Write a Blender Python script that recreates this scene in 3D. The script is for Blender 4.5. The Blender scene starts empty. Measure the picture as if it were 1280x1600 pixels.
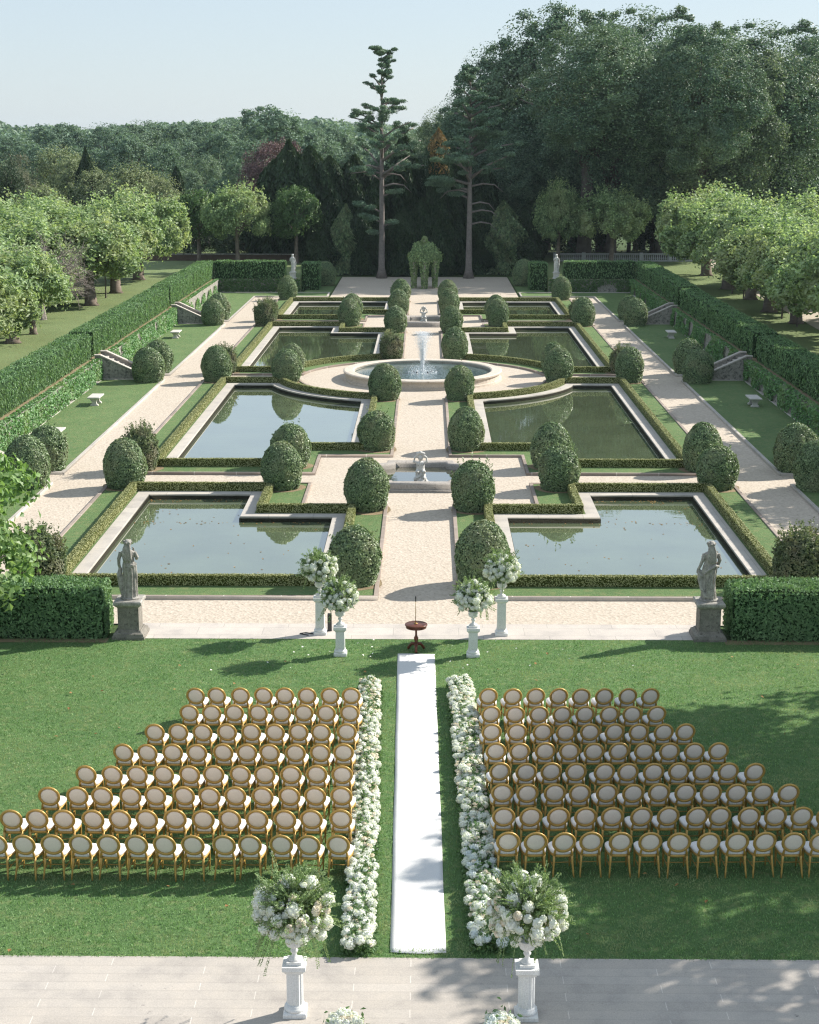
import bpy, bmesh, math, random
import numpy as np
from mathutils import Vector, Matrix

C = bpy.context.scene.collection
PI = math.pi
R = math.radians
RNG = np.random.default_rng(7)
random.seed(7)

# ------------------------------------------------------------------ camera model
F_PX, W_PX, H_PX = 2450.0, 1280.0, 1600.0
PITCH = math.atan(585 / F_PX)
YAW = math.atan(28 / F_PX * math.cos(PITCH))
CAM = Vector((0.25, 0.0, 14.0))
FW = Vector((-math.sin(YAW) * math.cos(PITCH), math.cos(YAW) * math.cos(PITCH), -math.sin(PITCH)))
RT = Vector((math.cos(YAW), math.sin(YAW), 0))
UP = RT.cross(FW)


def ray(x, y):
    return FW * F_PX + RT * (x - 640) + UP * (800 - y)


def G(x, y, z=0.0):
    d = ray(x, y)
    p = CAM + d * ((z - CAM.z) / d.z)
    return p.x, p.y


def V(x, y, Y):
    d = ray(x, y)
    p = CAM + d * (Y / d.y)
    return p.x, p.z


cam_d = bpy.data.cameras.new('camera')
cam_d.sensor_fit = 'HORIZONTAL'
cam_d.sensor_width = 24.0
cam_d.lens = 24.0 * F_PX / W_PX
cam_d.clip_start = 0.5
cam_d.clip_end = 6000
cam = bpy.data.objects.new('camera', cam_d)
C.objects.link(cam)
M3 = Matrix((RT, UP, -FW)).transposed()
cam.matrix_world = Matrix.Translation(CAM) @ M3.to_4x4()
bpy.context.scene.camera = cam

# ------------------------------------------------------------------ light
SUN = Vector((0.83 * 0.894, 0.83 * 0.447, 0.557)).normalized()
sun_d = bpy.data.lights.new('sun', 'SUN')
sun_d.energy = 5.0
sun_d.angle = R(0.55)
sun_d.color = (1.0, 0.94, 0.85)
sun = bpy.data.objects.new('sun', sun_d)
C.objects.link(sun)
sun.rotation_euler = SUN.to_track_quat('Z', 'Y').to_euler()
sun.location = (60, 30, 60)
w = bpy.data.worlds.new('World')
bpy.context.scene.world = w
w.use_nodes = True
nt = w.node_tree
sky = nt.nodes.new('ShaderNodeTexSky')
sky.sky_type = 'NISHITA'
sky.sun_disc = False
sky.sun_elevation = math.asin(SUN.z)
sky.sun_rotation = math.atan2(SUN.x, SUN.y)
sky.air_density = 1.0
sky.dust_density = 0.5
sky.ozone_density = 1.6
bg = nt.nodes['Background']
bg.inputs['Strength'].default_value = 0.13
tint = nt.nodes.new('ShaderNodeMix')
tint.data_type = 'RGBA'
tint.blend_type = 'MIX'                                       # flat pale blue mixed in evens the clear sky out
tint.inputs[0].default_value = 0.80
tint.inputs[7].default_value = (2.66, 3.12, 3.58, 1)
nt.links.new(sky.outputs[0], tint.inputs[6])
nt.links.new(tint.outputs[2], bg.inputs[0])
vs = bpy.context.scene.view_settings
vs.view_transform = 'Standard'
vs.look = 'None'
vs.exposure = 0.74
vs.gamma = 1
cy = bpy.context.scene.cycles
cy.use_denoising = True
cy.denoising_input_passes = 'RGB_ALBEDO_NORMAL'
cy.denoising_prefilter = 'NONE'
cy.pixel_filter_type = 'BLACKMAN_HARRIS'
cy.filter_width = 1.25
cy.max_bounces = 6
cy.diffuse_bounces = 3
cy.glossy_bounces = 3
cy.transmission_bounces = 4
cy.transparent_max_bounces = 8
cy.volume_bounces = 0
cy.caustics_reflective = False
cy.caustics_refractive = False
cy.sample_clamp_indirect = 4


# ------------------------------------------------------------------ materials
MATS = {}
LEAF_GAIN = 1.45


def base_mat(name):
    m = bpy.data.materials.new(name)
    m.use_nodes = True
    n = m.node_tree.nodes
    b = n['Principled BSDF']
    return m, m.node_tree, n, b


def noise(nt, vec, scale, detail=4, rough=0.55):
    t = nt.nodes.new('ShaderNodeTexNoise')
    t.inputs['Scale'].default_value = scale
    t.inputs['Detail'].default_value = detail
    t.inputs['Roughness'].default_value = rough
    nt.links.new(vec, t.inputs['Vector'])
    return t.outputs['Fac']


def ramp(nt, fac, stops):
    r = nt.nodes.new('ShaderNodeValToRGB')
    e = r.color_ramp.elements
    e[0].position, e[0].color = stops[0][0], (*stops[0][1], 1)
    e[1].position, e[1].color = stops[-1][0], (*stops[-1][1], 1)
    for p, c in stops[1:-1]:
        k = e.new(p)
        k.color = (*c, 1)
    nt.links.new(fac, r.inputs[0])
    return r.outputs[0]


def mixc(nt, fac, a, b, mode='MIX'):
    m = nt.nodes.new('ShaderNodeMix')
    m.data_type = 'RGBA'
    m.blend_type = mode
    for s, i in ((fac, 0), (a, 6), (b, 7)):
        if isinstance(s, (int, float)):
            m.inputs[i].default_value = s
        elif isinstance(s, tuple):
            m.inputs[i].default_value = (*s, 1)
        else:
            nt.links.new(s, m.inputs[i])
    return m.outputs[2]


def bump(nt, b, h, strength, dist):
    k = nt.nodes.new('ShaderNodeBump')
    k.inputs['Strength'].default_value = strength
    k.inputs['Distance'].default_value = dist
    nt.links.new(h, k.inputs['Height'])
    nt.links.new(k.outputs[0], b.inputs['Normal'])


def stone(name, c1, c2, scale=3.0, fine=40.0, rough=0.8, bmp=0.3, dist=0.02, c3=None, spots=0.0, metallic=0.0, spec=0.3):
    """mottled mineral surface: coarse and fine noise between two or three colours"""
    m, nt, n, b = base_mat(name)
    tc = n.new('ShaderNodeTexCoord')
    co = tc.outputs['Object']
    f1 = noise(nt, co, scale, 5)
    f2 = noise(nt, co, fine, 3)
    col = ramp(nt, f1, [(0.3, c1), (0.7, c2)])
    col2 = mixc(nt, 0.35, col, ramp(nt, f2, [(0.3, tuple(0.6 * x for x in c1)), (0.7, tuple(min(1, 1.25 * x) for x in c2))]))
    if c3:
        f3 = noise(nt, co, scale * 2.3, 6, 0.7)
        k = ramp(nt, f3, [(0.52 - spots, (0, 0, 0)), (0.62 - spots, (1, 1, 1))])
        col2 = mixc(nt, k, col2, c3)
    nt.links.new(col2, b.inputs['Base Color'])
    b.inputs['Roughness'].default_value = rough
    b.inputs['Metallic'].default_value = metallic
    b.inputs['Specular IOR Level'].default_value = spec
    if bmp:
        bump(nt, b, f2, bmp, dist)
    MATS[name] = m
    return m


def leafy(name, c1, c2, c3=None, trans=0.3, rough=0.55, patch=0.35):
    """foliage: every leaf (mesh island) gets its own tone between c1 and c2, with drifts towards c3"""
    m, nt, n, b = base_mat(name)
    if c1[1] > c1[0] * .99 and c1[1] < .3:
        k_ = LEAF_GAIN
        c1, c2, c3 = [c and (c[0] * k_, c[1] * k_, (.5 * c[2] + .36 * c[0]) * k_) for c in (c1, c2, c3)]
    geo = n.new('ShaderNodeNewGeometry')
    tc = n.new('ShaderNodeTexCoord')
    col = ramp(nt, geo.outputs['Random Per Island'], [(0.0, c1), (0.85, c2), (1.0, tuple(min(1, 1.35 * x) for x in c2))])
    f = noise(nt, geo.outputs['Position'], patch, 3)
    if c3:
        k = ramp(nt, f, [(0.48, (0, 0, 0)), (0.66, (1, 1, 1))])
        col = mixc(nt, k, col, mixc(nt, 0.65, col, c3))
    nt.links.new(col, b.inputs['Base Color'])
    b.inputs['Roughness'].default_value = rough
    b.inputs['Specular IOR Level'].default_value = 0.35
    tr = n.new('ShaderNodeBsdfTranslucent')
    nt.links.new(mixc(nt, 1.0, col, (0.95, 1.0, 0.55), 'MULTIPLY'), tr.inputs['Color'])
    mx = n.new('ShaderNodeMixShader')
    mx.inputs[0].default_value = trans
    nt.links.new(b.outputs[0], mx.inputs[1])
    nt.links.new(tr.outputs[0], mx.inputs[2])
    nt.links.new(mx.outputs[0], n['Material Output'].inputs['Surface'])
    MATS[name] = m
    return m


def grassmat(name, c1, c2, dry, dryamt=0.0, blade=55.0):
    m, nt, n, b = base_mat(name)
    geo = n.new('ShaderNodeNewGeometry')
    co = geo.outputs['Position']
    f1 = noise(nt, co, 0.45, 4)
    f2 = noise(nt, co, blade, 3, 0.7)
    f3 = noise(nt, co, 5.0, 4)
    col = ramp(nt, f1, [(0.3, c1), (0.7, c2)])
    col = mixc(nt, 0.55, col, ramp(nt, f2, [(0.25, tuple(0.45 * x for x in c1)), (0.5, c1), (0.75, tuple(1.5 * x for x in c2))]))
    col = mixc(nt, ramp(nt, f3, [(0.56 - dryamt, (0, 0, 0)), (0.76 - dryamt, (0.5, 0.5, 0.5))]), col, dry)
    nt.links.new(col, b.inputs['Base Color'])
    b.inputs['Roughness'].default_value = 0.8
    b.inputs['Specular IOR Level'].default_value = 0.15
    bump(nt, b, f2, 0.8, 0.05)
    MATS[name] = m
    return m


def plain(name, col, rough=0.5, metallic=0.0, var=0.08, spec=0.5):
    return stone(name, tuple(x * (1 - var) for x in col), tuple(min(1, x * (1 + var)) for x in col), 6, 60, rough, 0.05, 0.005, None, 0, metallic, spec)


grassmat('lawn', (0.090, 0.178, 0.062), (0.160, 0.260, 0.095), (0.29, 0.31, 0.14), 0.05)
grassmat('terrace_grass', (0.145, 0.20, 0.085), (0.215, 0.265, 0.115), (0.20, 0.17, 0.08), 0.05, 25)
grassmat('bed_grass', (0.095, 0.165, 0.062), (0.170, 0.245, 0.098), (0.24, 0.24, 0.11), 0.07, 30)
grassmat('rough_grass', (0.05, 0.09, 0.03), (0.08, 0.12, 0.04), (0.15, 0.13, 0.06), 0.05, 10)
leafy('blade', (0.062, 0.136, 0.050), (0.180, 0.290, 0.118), (0.31, 0.33, 0.16), 0.4, 0.5, 0.8)


def gravelmat():
    m, nt, n, b = base_mat('gravel')
    geo = n.new('ShaderNodeNewGeometry')
    co = geo.outputs['Position']
    v = n.new('ShaderNodeTexVoronoi')
    v.inputs['Scale'].default_value = 11
    nt.links.new(co, v.inputs['Vector'])
    f1 = noise(nt, co, 0.5, 5)
    f2 = noise(nt, co, 9, 5, 0.75)
    col = ramp(nt, f1, [(0.3, (0.42, 0.36, 0.295)), (0.7, (0.49, 0.425, 0.35))])
    col = mixc(nt, 0.45, col, ramp(nt, v.outputs['Color'], [(0.1, (0.25, 0.205, 0.16)), (0.45, (0.50, 0.43, 0.35)), (0.95, (0.73, 0.65, 0.56))]))
    col = mixc(nt, 0.5, col, ramp(nt, f2, [(0.34, (0.21, 0.17, 0.13)), (0.45, (0.50, 0.43, 0.35)), (0.7, (0.60, 0.525, 0.44))]))
    nt.links.new(col, b.inputs['Base Color'])
    b.inputs['Roughness'].default_value = 0.9
    b.inputs['Specular IOR Level'].default_value = 0.2
    bump(nt, b, v.outputs['Distance'], 0.4, 0.03)
    MATS['gravel'] = m


gravelmat()


def slabs(name, roww, brickw, c1, c2, mortar, msize, stain=0.0, soft=False):
    m, nt, n, b = base_mat(name)
    geo = n.new('ShaderNodeNewGeometry')
    co = geo.outputs['Position']
    br = n.new('ShaderNodeTexBrick')
    br.inputs['Scale'].default_value = 1
    br.inputs['Brick Width'].default_value = brickw
    br.inputs['Row Height'].default_value = roww
    br.inputs['Mortar Size'].default_value = msize
    br.inputs['Mortar Smooth'].default_value = 0.2
    br.offset = 0.37
    br.inputs['Color1'].default_value = (*c1, 1)
    br.inputs['Color2'].default_value = (*c2, 1)
    br.inputs['Mortar'].default_value = (*mortar, 1)
    nt.links.new(co, br.inputs['Vector'])
    if soft:
        # long joints between the courses stay faint, only the cross joints are pale
        sep = n.new('ShaderNodeSeparateXYZ')
        nt.links.new(co, sep.inputs[0])
        dv = n.new('ShaderNodeMath'); dv.operation = 'DIVIDE'; dv.inputs[1].default_value = roww
        nt.links.new(sep.outputs[1], dv.inputs[0])
        pp_ = n.new('ShaderNodeMath'); pp_.operation = 'PINGPONG'; pp_.inputs[1].default_value = 0.5
        nt.links.new(dv.outputs[0], pp_.inputs[0])
        k = ramp(nt, pp_.outputs[0], [(0.03, (0, 0, 0)), (0.08, (1, 1, 1))])
        face = mixc(nt, 0.5, br.outputs['Color'], c1)
        br_col = mixc(nt, k, mixc(nt, 0.35, face, tuple(.66 * x for x in c1)), br.outputs['Color'])
    else:
        br_col = br.outputs['Color']
    f1 = noise(nt, co, 1.2, 6, 0.65)
    f2 = noise(nt, co, 38, 4)
    col = mixc(nt, 1.0, br_col, ramp(nt, f1, [(0.25, (0.74, 0.735, 0.74)), (0.5, (.98, .97, .95)), (0.75, (1.10, 1.07, 1.02))]), 'MULTIPLY')
    col = mixc(nt, 1.0, col, ramp(nt, f2, [(0.3, (0.86, 0.86, 0.86)), (0.7, (1.1, 1.1, 1.1))]), 'MULTIPLY')
    if stain:
        f3 = noise(nt, co, 6, 8, 0.8)
        f4 = noise(nt, co, 0.7, 2)
        k = mixc(nt, 1.0, ramp(nt, f3, [(0.60, (0, 0, 0)), (0.66, (1, 1, 1))]), ramp(nt, f4, [(0.5, (0, 0, 0)), (0.62, (stain, stain, stain))]), 'MULTIPLY')
        col = mixc(nt, k, col, (0.12, 0.115, 0.11))
    nt.links.new(col, b.inputs['Base Color'])
    b.inputs['Roughness'].default_value = 0.75
    b.inputs['Specular IOR Level'].default_value = 0.25
    bump(nt, b, br.outputs['Fac'], -0.5, 0.01)
    MATS[name] = m


slabs('terrace_paving', 0.27, 2.6, (0.43, 0.395, 0.36), (0.475, 0.44, 0.405), (0.62, 0.58, 0.54), 0.008, 0.9, True)
slabs('strip_paving', 0.72, 1.9, (0.50, 0.46, 0.425), (0.55, 0.505, 0.465), (0.40, 0.37, 0.34), 0.012)
slabs('coping', 3.1, 1.7, (0.45, 0.42, 0.385), (0.50, 0.47, 0.43), (0.36, 0.34, 0.31), 0.015)
slabs('kerb_stone', 1.8, 1.8, (0.26, 0.215, 0.185), (0.36, 0.30, 0.26), (0.55, 0.5, 0.45), 0.02)
stone('wall_stone', (0.27, 0.255, 0.23), (0.40, 0.37, 0.33), 2.0, 12, 0.9, 0.5, 0.03, (0.14, 0.135, 0.125), 0.02)
stone('step_stone', (0.40, 0.36, 0.32), (0.50, 0.46, 0.41), 2.0, 20, 0.85, 0.3, 0.02)
stone('pale_stone', (0.50, 0.44, 0.37), (0.62, 0.55, 0.47), 2.0, 20, 0.8, 0.3, 0.02, (0.35, 0.28, 0.22), -0.06)
stone('basin_stone', (0.30, 0.275, 0.25), (0.40, 0.365, 0.33), 2.5, 22, 0.85, 0.3, 0.02, (0.24, 0.22, 0.20), -0.02)
stone('statue_stone', (0.15, 0.14, 0.125), (0.46, 0.44, 0.40), 7.0, 40, 0.9, 0.6, 0.02, (0.10, 0.095, 0.082), -0.06)
stone('statue_white', (0.52, 0.51, 0.49), (0.66, 0.65, 0.62), 6.0, 30, 0.8, 0.4, 0.02, (0.26, 0.24, 0.2), -0.03)
stone('pedestal_stone', (0.15, 0.14, 0.12), (0.29, 0.27, 0.235), 4.0, 45, 0.95, 0.6, 0.02, (0.09, 0.085, 0.07), -0.03)
stone('bench_stone', (0.48, 0.46, 0.42), (0.60, 0.57, 0.53), 5.0, 30, 0.8, 0.3, 0.01)
stone('soil', (0.19, 0.145, 0.085), (0.30, 0.23, 0.135), 1.6, 18, 0.95, 0.6, 0.04)
stone('bark', (0.085, 0.07, 0.06), (0.17, 0.145, 0.125), 4.0, 16, 0.95, 0.8, 0.05)
stone('pale_bark', (0.17, 0.15, 0.13), (0.30, 0.27, 0.24), 3.0, 14, 0.95, 0.7, 0.05)
stone('plane_bark', (0.13, 0.10, 0.08), (0.25, 0.205, 0.17), 3.0, 14, 0.95, 0.7, 0.05)
stone('pine_bark', (0.15, 0.13, 0.12), (0.27, 0.235, 0.215), 3.0, 14, 0.95, 0.7, 0.05)
stone('twig', (0.20, 0.17, 0.155), (0.33, 0.28, 0.25), 4, 20, 0.95, 0.3, 0.02)
stone('brick_wall', (0.10, 0.07, 0.055), (0.16, 0.11, 0.085), 3, 20, 0.95, 0.5, 0.02)
plain('white_paint', (0.72, 0.72, 0.71), 0.45)
plain('railing_white', (0.42, 0.42, 0.41), 0.6, var=0.2)
stone('runner', (0.645, 0.64, 0.63), (0.70, 0.695, 0.685), 0.9, 90, 0.9, 0.15, 0.006, None, 0, 0, 0.1)
stone('gold', (0.42, 0.25, 0.06), (0.56, 0.355, 0.10), 9, 70, 0.42, 0.1, 0.004, None, 0, 0.25, 0.5)
stone('back_fabric', (0.80, 0.69, 0.605), (0.87, 0.76, 0.67), 9, 200, 0.9, 0.2, 0.003, None, 0, 0, 0.15)
plain('seat_fabric', (0.72, 0.70, 0.68), 0.9, spec=0.15)
stone('mahogany', (0.085, 0.028, 0.016), (0.17, 0.06, 0.035), 5, 40, 0.3, 0.1, 0.003)
plain('brass', (0.35, 0.23, 0.08), 0.35, 0.7)
plain('black_plastic', (0.02, 0.02, 0.022), 0.5)
plain('chrome', (0.6, 0.6, 0.62), 0.25, 0.9)
leafy('hydrangea', (0.80, 0.82, 0.83), (0.91, 0.92, 0.93), None, 0.35, 0.8)
leafy('blue_hydrangea', (0.70, 0.76, 0.83), (0.84, 0.88, 0.92), None, 0.3, 0.8)
leafy('rose', (0.80, 0.70, 0.59), (0.90, 0.84, 0.76), None, 0.3, 0.8)
leafy('petals', (0.7, 0.68, 0.62), (0.85, 0.84, 0.8), None, 0.1, 0.8)
leafy('dry_leaf', (0.22, 0.11, 0.04), (0.42, 0.25, 0.10), None, 0.2, 0.8)
leafy('spray_leaf', (0.075, 0.130, 0.045), (0.20, 0.27, 0.12), (0.25, 0.30, 0.17), 0.35, 0.5, 3.0)
leafy('bouquet_leaf', (0.04, 0.09, 0.035), (0.12, 0.20, 0.08), (0.12, 0.17, 0.09), 0.3, 0.5, 3.0)
# foliage by plant
leafy('topiary_leaf', (0.046, 0.085, 0.042), (0.195, 0.26, 0.13), (0.22, 0.24, 0.12), 0.22, 0.36, 1.2)
leafy('shaggy_leaf', (0.055, 0.085, 0.035), (0.15, 0.185, 0.085), (0.24, 0.21, 0.13), 0.3, 0.5, 1.5)
leafy('box_leaf', (0.170, 0.185, 0.040), (0.330, 0.332, 0.088), (0.26, 0.28, 0.066), 0.12, 0.6, 1.0)
leafy('yew_leaf', (0.058, 0.125, 0.068), (0.18, 0.285, 0.15), (0.14, 0.22, 0.11), 0.3, 0.55, 0.6)
leafy('ivy_leaf', (0.045, 0.115, 0.05), (0.135, 0.255, 0.10), (0.20, 0.28, 0.09), 0.3, 0.5, 0.5)
leafy('plane_leaf', (0.095, 0.160, 0.075), (0.29, 0.37, 0.19), (0.35, 0.37, 0.17), 0.42, 0.5, 0.25)
leafy('dark_plane_leaf', (0.040, 0.085, 0.030), (0.090, 0.150, 0.055), (0.10, 0.16, 0.06), 0.3, 0.5, 0.3)
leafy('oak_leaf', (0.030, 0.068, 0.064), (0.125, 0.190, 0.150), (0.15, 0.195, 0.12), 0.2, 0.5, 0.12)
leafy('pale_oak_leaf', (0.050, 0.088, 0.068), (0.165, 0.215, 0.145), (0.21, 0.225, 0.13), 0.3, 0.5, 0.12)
leafy('hazed_wood_leaf', (0.056, 0.105, 0.10), (0.145, 0.21, 0.20), (0.155, 0.205, 0.17), 0.3, 0.6, 0.06)  # bluer and paler than real leaves: distance haze is put into the colour
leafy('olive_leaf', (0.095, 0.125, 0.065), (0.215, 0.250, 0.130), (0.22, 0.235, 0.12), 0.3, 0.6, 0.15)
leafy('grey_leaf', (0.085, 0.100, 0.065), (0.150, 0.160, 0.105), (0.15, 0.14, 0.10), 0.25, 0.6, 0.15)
leafy('copper_leaf', (0.11, 0.065, 0.075), (0.22, 0.135, 0.14), (0.17, 0.12, 0.11), 0.2, 0.5, 0.3)
leafy('dark_conifer_leaf', (0.014, 0.032, 0.016), (0.040, 0.068, 0.034), (0.045, 0.072, 0.034), 0.15, 0.6, 0.3)
leafy('pine_leaf', (0.05, 0.095, 0.085), (0.13, 0.20, 0.165), (0.14, 0.20, 0.15), 0.15, 0.6, 0.4)
leafy('tan_leaf', (0.20, 0.135, 0.055), (0.34, 0.24, 0.11), None, 0.2, 0.6, 0.4)
leafy('near_leaf', (0.075, 0.145, 0.035), (0.175, 0.27, 0.075), (0.20, 0.26, 0.09), 0.4, 0.45, 0.6)


def simple_core(name, c):
    return stone(name, tuple(0.7 * x for x in c), c, 5, 30, 0.95, 0.6, 0.05, None, 0, 0, 0.1)


simple_core('pool_lining', (0.05, 0.048, 0.035))
simple_core('topiary_core', (0.022, 0.042, 0.015))
simple_core('box_core', (0.075, 0.09, 0.02))
simple_core('yew_core', (0.03, 0.062, 0.022))
simple_core('ridge_ground', (0.05, 0.07, 0.035))


def watermat(name, murk, rough, wave, wscale):
    m, nt, n, b = base_mat(name)
    geo = n.new('ShaderNodeNewGeometry')
    co = geo.outputs['Position']
    mp = n.new('ShaderNodeMapping')
    mp.inputs['Scale'].default_value = (1.0, 1.7, 1.0)
    nt.links.new(co, mp.inputs[0])
    f = noise(nt, mp.outputs[0], wscale, 3, 0.5)
    fl = noise(nt, co, 0.35, 4)
    nt.links.new(ramp(nt, fl, [(0.3, tuple(0.8 * x for x in murk)), (0.7, tuple(1.2 * x for x in murk))]), b.inputs['Base Color'])
    b.inputs['Roughness'].default_value = rough
    b.inputs['IOR'].default_value = 1.6
    b.inputs['Coat Weight'].default_value = 1.0
    b.inputs['Coat Roughness'].default_value = 0.01
    b.inputs['Coat IOR'].default_value = 1.6
    b.inputs['Specular IOR Level'].default_value = 0.85
    bump(nt, b, f, wave, 0.02)
    nt.links.new(b.inputs['Normal'].links[0].from_socket, b.inputs['Coat Normal'])
    MATS[name] = m


watermat('pool_water', (0.110, 0.140, 0.078), 0.015, 0.07, 1.1)
watermat('fountain_water', (0.10, 0.16, 0.16), 0.05, 0.55, 5.0)
watermat('dark_water', (0.045, 0.045, 0.02), 0.01, 0.06, 2.0)


def jetmat():
    m, nt, n, b = base_mat('water_spray')
    b.inputs['Base Color'].default_value = (0.9, 0.92, 0.95, 1)
    b.inputs['Roughness'].default_value = 0.3
    b.inputs['Alpha'].default_value = 0.75
    MATS['water_spray'] = m


jetmat()


# ------------------------------------------------------------------ mesh building
class MB:
    """collects geometry and links it as ONE mesh object"""

    def __init__(self):
        self.v, self.f, self.m, self.n = [], [], [], 0

    def add(self, verts, faces, mi=0):
        o = self.n
        verts = np.asarray(verts, dtype=float).reshape(-1, 3)
        self.v.append(verts)
        for f in faces:
            self.f.append(tuple(i + o for i in f))
            self.m.append(mi)
        self.n += len(verts)
        return self

    def add_mesh(self, me, mi=0, mat=None):
        v = np.empty(len(me.vertices) * 3)
        me.vertices.foreach_get('co', v)
        v = v.reshape(-1, 3)
        if mat is not None:
            v = v @ np.array(mat.to_3x3()).T + np.array(mat.translation)
        return self.add(v, [tuple(p.vertices) for p in me.polygons], mi)

    def box(self, x0, x1, y0, y1, z0, z1, mi=0):
        v = [(x, y, z) for z in (z0, z1) for y in (y0, y1) for x in (x0, x1)]
        return self.add(v, [(0, 2, 3, 1), (4, 5, 7, 6), (0, 1, 5, 4), (2, 6, 7, 3), (0, 4, 6, 2), (1, 3, 7, 5)], mi)

    def loft(self, rings, mi=0, cap=True):
        """rings: list of equal-length point loops"""
        k = len(rings[0])
        v = np.concatenate([np.asarray(r, dtype=float) for r in rings])
        f = []
        for i in range(len(rings) - 1):
            for j in range(k):
                a, b = i * k + j, i * k + (j + 1) % k
                f.append((a, b, b + k, a + k))
        if cap:
            f.append(tuple(range(k))[::-1])
            f.append(tuple((len(rings) - 1) * k + j for j in range(k)))
        return self.add(v, f, mi)

    def lathe(self, prof, seg=16, mi=0, c=(0, 0, 0), sq=False):
        rings = []
        for r, z in prof:
            if sq:
                rings.append([(c[0] + sx * r, c[1] + sy * r, c[2] + z) for sx, sy in ((-1, -1), (1, -1), (1, 1), (-1, 1))])
            else:
                rings.append([(c[0] + r * math.cos(2 * PI * j / seg), c[1] + r * math.sin(2 * PI * j / seg), c[2] + z) for j in range(seg)])
        return self.loft(rings, mi)

    def tube(self, pts, radii, seg=6, mi=0):
        pts = [Vector(p) for p in pts]
        rings = []
        for i, p in enumerate(pts):
            t = (pts[min(i + 1, len(pts) - 1)] - pts[max(i - 1, 0)]).normalized()
            a = t.cross(Vector((0.13, 0.31, 0.94)))
            if a.length < 0.1:
                a = t.cross(Vector((1, 0, 0)))
            a.normalize()
            b = t.cross(a)
            r = radii[i] if hasattr(radii, '__len__') else radii
            rings.append([p + a * (r * math.cos(2 * PI * j / seg)) + b * (r * math.sin(2 * PI * j / seg)) for j in range(seg)])
        return self.loft(rings, mi)

    def ball(self, c, r, seg=12, mi=0, scale=(1, 1, 1)):
        prof = [(max(1e-4, math.sin(PI * i / 8)), -math.cos(PI * i / 8)) for i in range(9)]
        rings = [[(c[0] + scale[0] * r * a * math.cos(2 * PI * j / seg), c[1] + scale[1] * r * a * math.sin(2 * PI * j / seg), c[2] + scale[2] * r * z) for j in range(seg)] for a, z in prof]
        return self.loft(rings, mi)

    def leaves(self, pos, nrm, length, width, mi=0, up=None, rng=RNG):
        """kite shaped leaves; up (0..1) pulls their long axis to the vertical"""
        n = len(pos)
        nrm = nrm / (np.linalg.norm(nrm, axis=1, keepdims=True) + 1e-9)
        t = rng.normal(size=(n, 3))
        if up is not None:
            t = t * (1 - up) + np.array((0, 0, 1.6)) * up
        t -= nrm * np.sum(t * nrm, axis=1, keepdims=True)
        t /= np.linalg.norm(t, axis=1, keepdims=True) + 1e-9
        b = np.cross(nrm, t)
        L = (np.ones(n) * length)[:, None] * 0.5
        Wd = (np.ones(n) * width)[:, None] * 0.5
        lift = nrm * L * 0.25
        v = np.empty((n, 4, 3))
        v[:, 0] = pos - t * L
        v[:, 1] = pos + b * Wd - t * L * 0.15 + lift
        v[:, 2] = pos + t * L
        v[:, 3] = pos - b * Wd - t * L * 0.15 + lift
        o = self.n
        idx = np.arange(n * 4).reshape(n, 4) + o
        self.v.append(v.reshape(-1, 3))
        self.f.extend(map(tuple, idx.tolist()))
        self.m.extend([mi] * n)
        self.n += n * 4
        return self

    def mesh(self, name, mats, smooth=False):
        me = bpy.data.meshes.new(name)
        v = np.concatenate(self.v) if self.v else np.zeros((0, 3))
        nf = len(self.f)
        lens = np.fromiter((len(f) for f in self.f), dtype=np.int32, count=nf)
        tot = int(lens.sum())
        loops = np.fromiter((i for f in self.f for i in f), dtype=np.int32, count=tot)
        me.vertices.add(len(v))
        me.vertices.foreach_set('co', v.astype(np.float32).ravel())
        me.loops.add(tot)
        me.loops.foreach_set('vertex_index', loops)
        me.polygons.add(nf)
        st = np.zeros(nf, dtype=np.int32)
        st[1:] = np.cumsum(lens)[:-1]
        me.polygons.foreach_set('loop_start', st)
        me.polygons.foreach_set('loop_total', lens)
        for k in (mats if isinstance(mats, (list, tuple)) else [mats]):
            me.materials.append(MATS[k])
        me.polygons.foreach_set('material_index', np.array(self.m, dtype=np.int32))
        me.polygons.foreach_set('use_smooth', np.full(nf, bool(smooth)))
        me.update(calc_edges=True)
        return me

    def build(self, name, mats, parent=None, smooth=False, loc=(0, 0, 0), rz=0.0):
        return link(name, self.mesh(name, mats, smooth), parent, loc, rz)


def link(name, data, parent=None, loc=(0, 0, 0), rz=0.0):
    o = bpy.data.objects.new(name, data)
    C.objects.link(o)
    o.location = loc
    o.rotation_euler = (0, 0, rz)
    if parent:
        o.parent = parent
    return o


def tag(o, label=None, cat=None, group=None, kind=None):
    for k, x in (('label', label), ('category', cat), ('group', group), ('kind', kind)):
        if x:
            o[k] = x
    return o


def thing(name, label, cat, loc=(0, 0, 0), rz=0.0, group=None):
    return tag(link(name, None, None, loc, rz), label, cat, group)


def copy_tree(o, parent=None):
    c = o.copy()
    C.objects.link(c)
    if parent:
        c.parent = parent
    for ch in list(o.children):
        copy_tree(ch, c)
    return c


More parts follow.
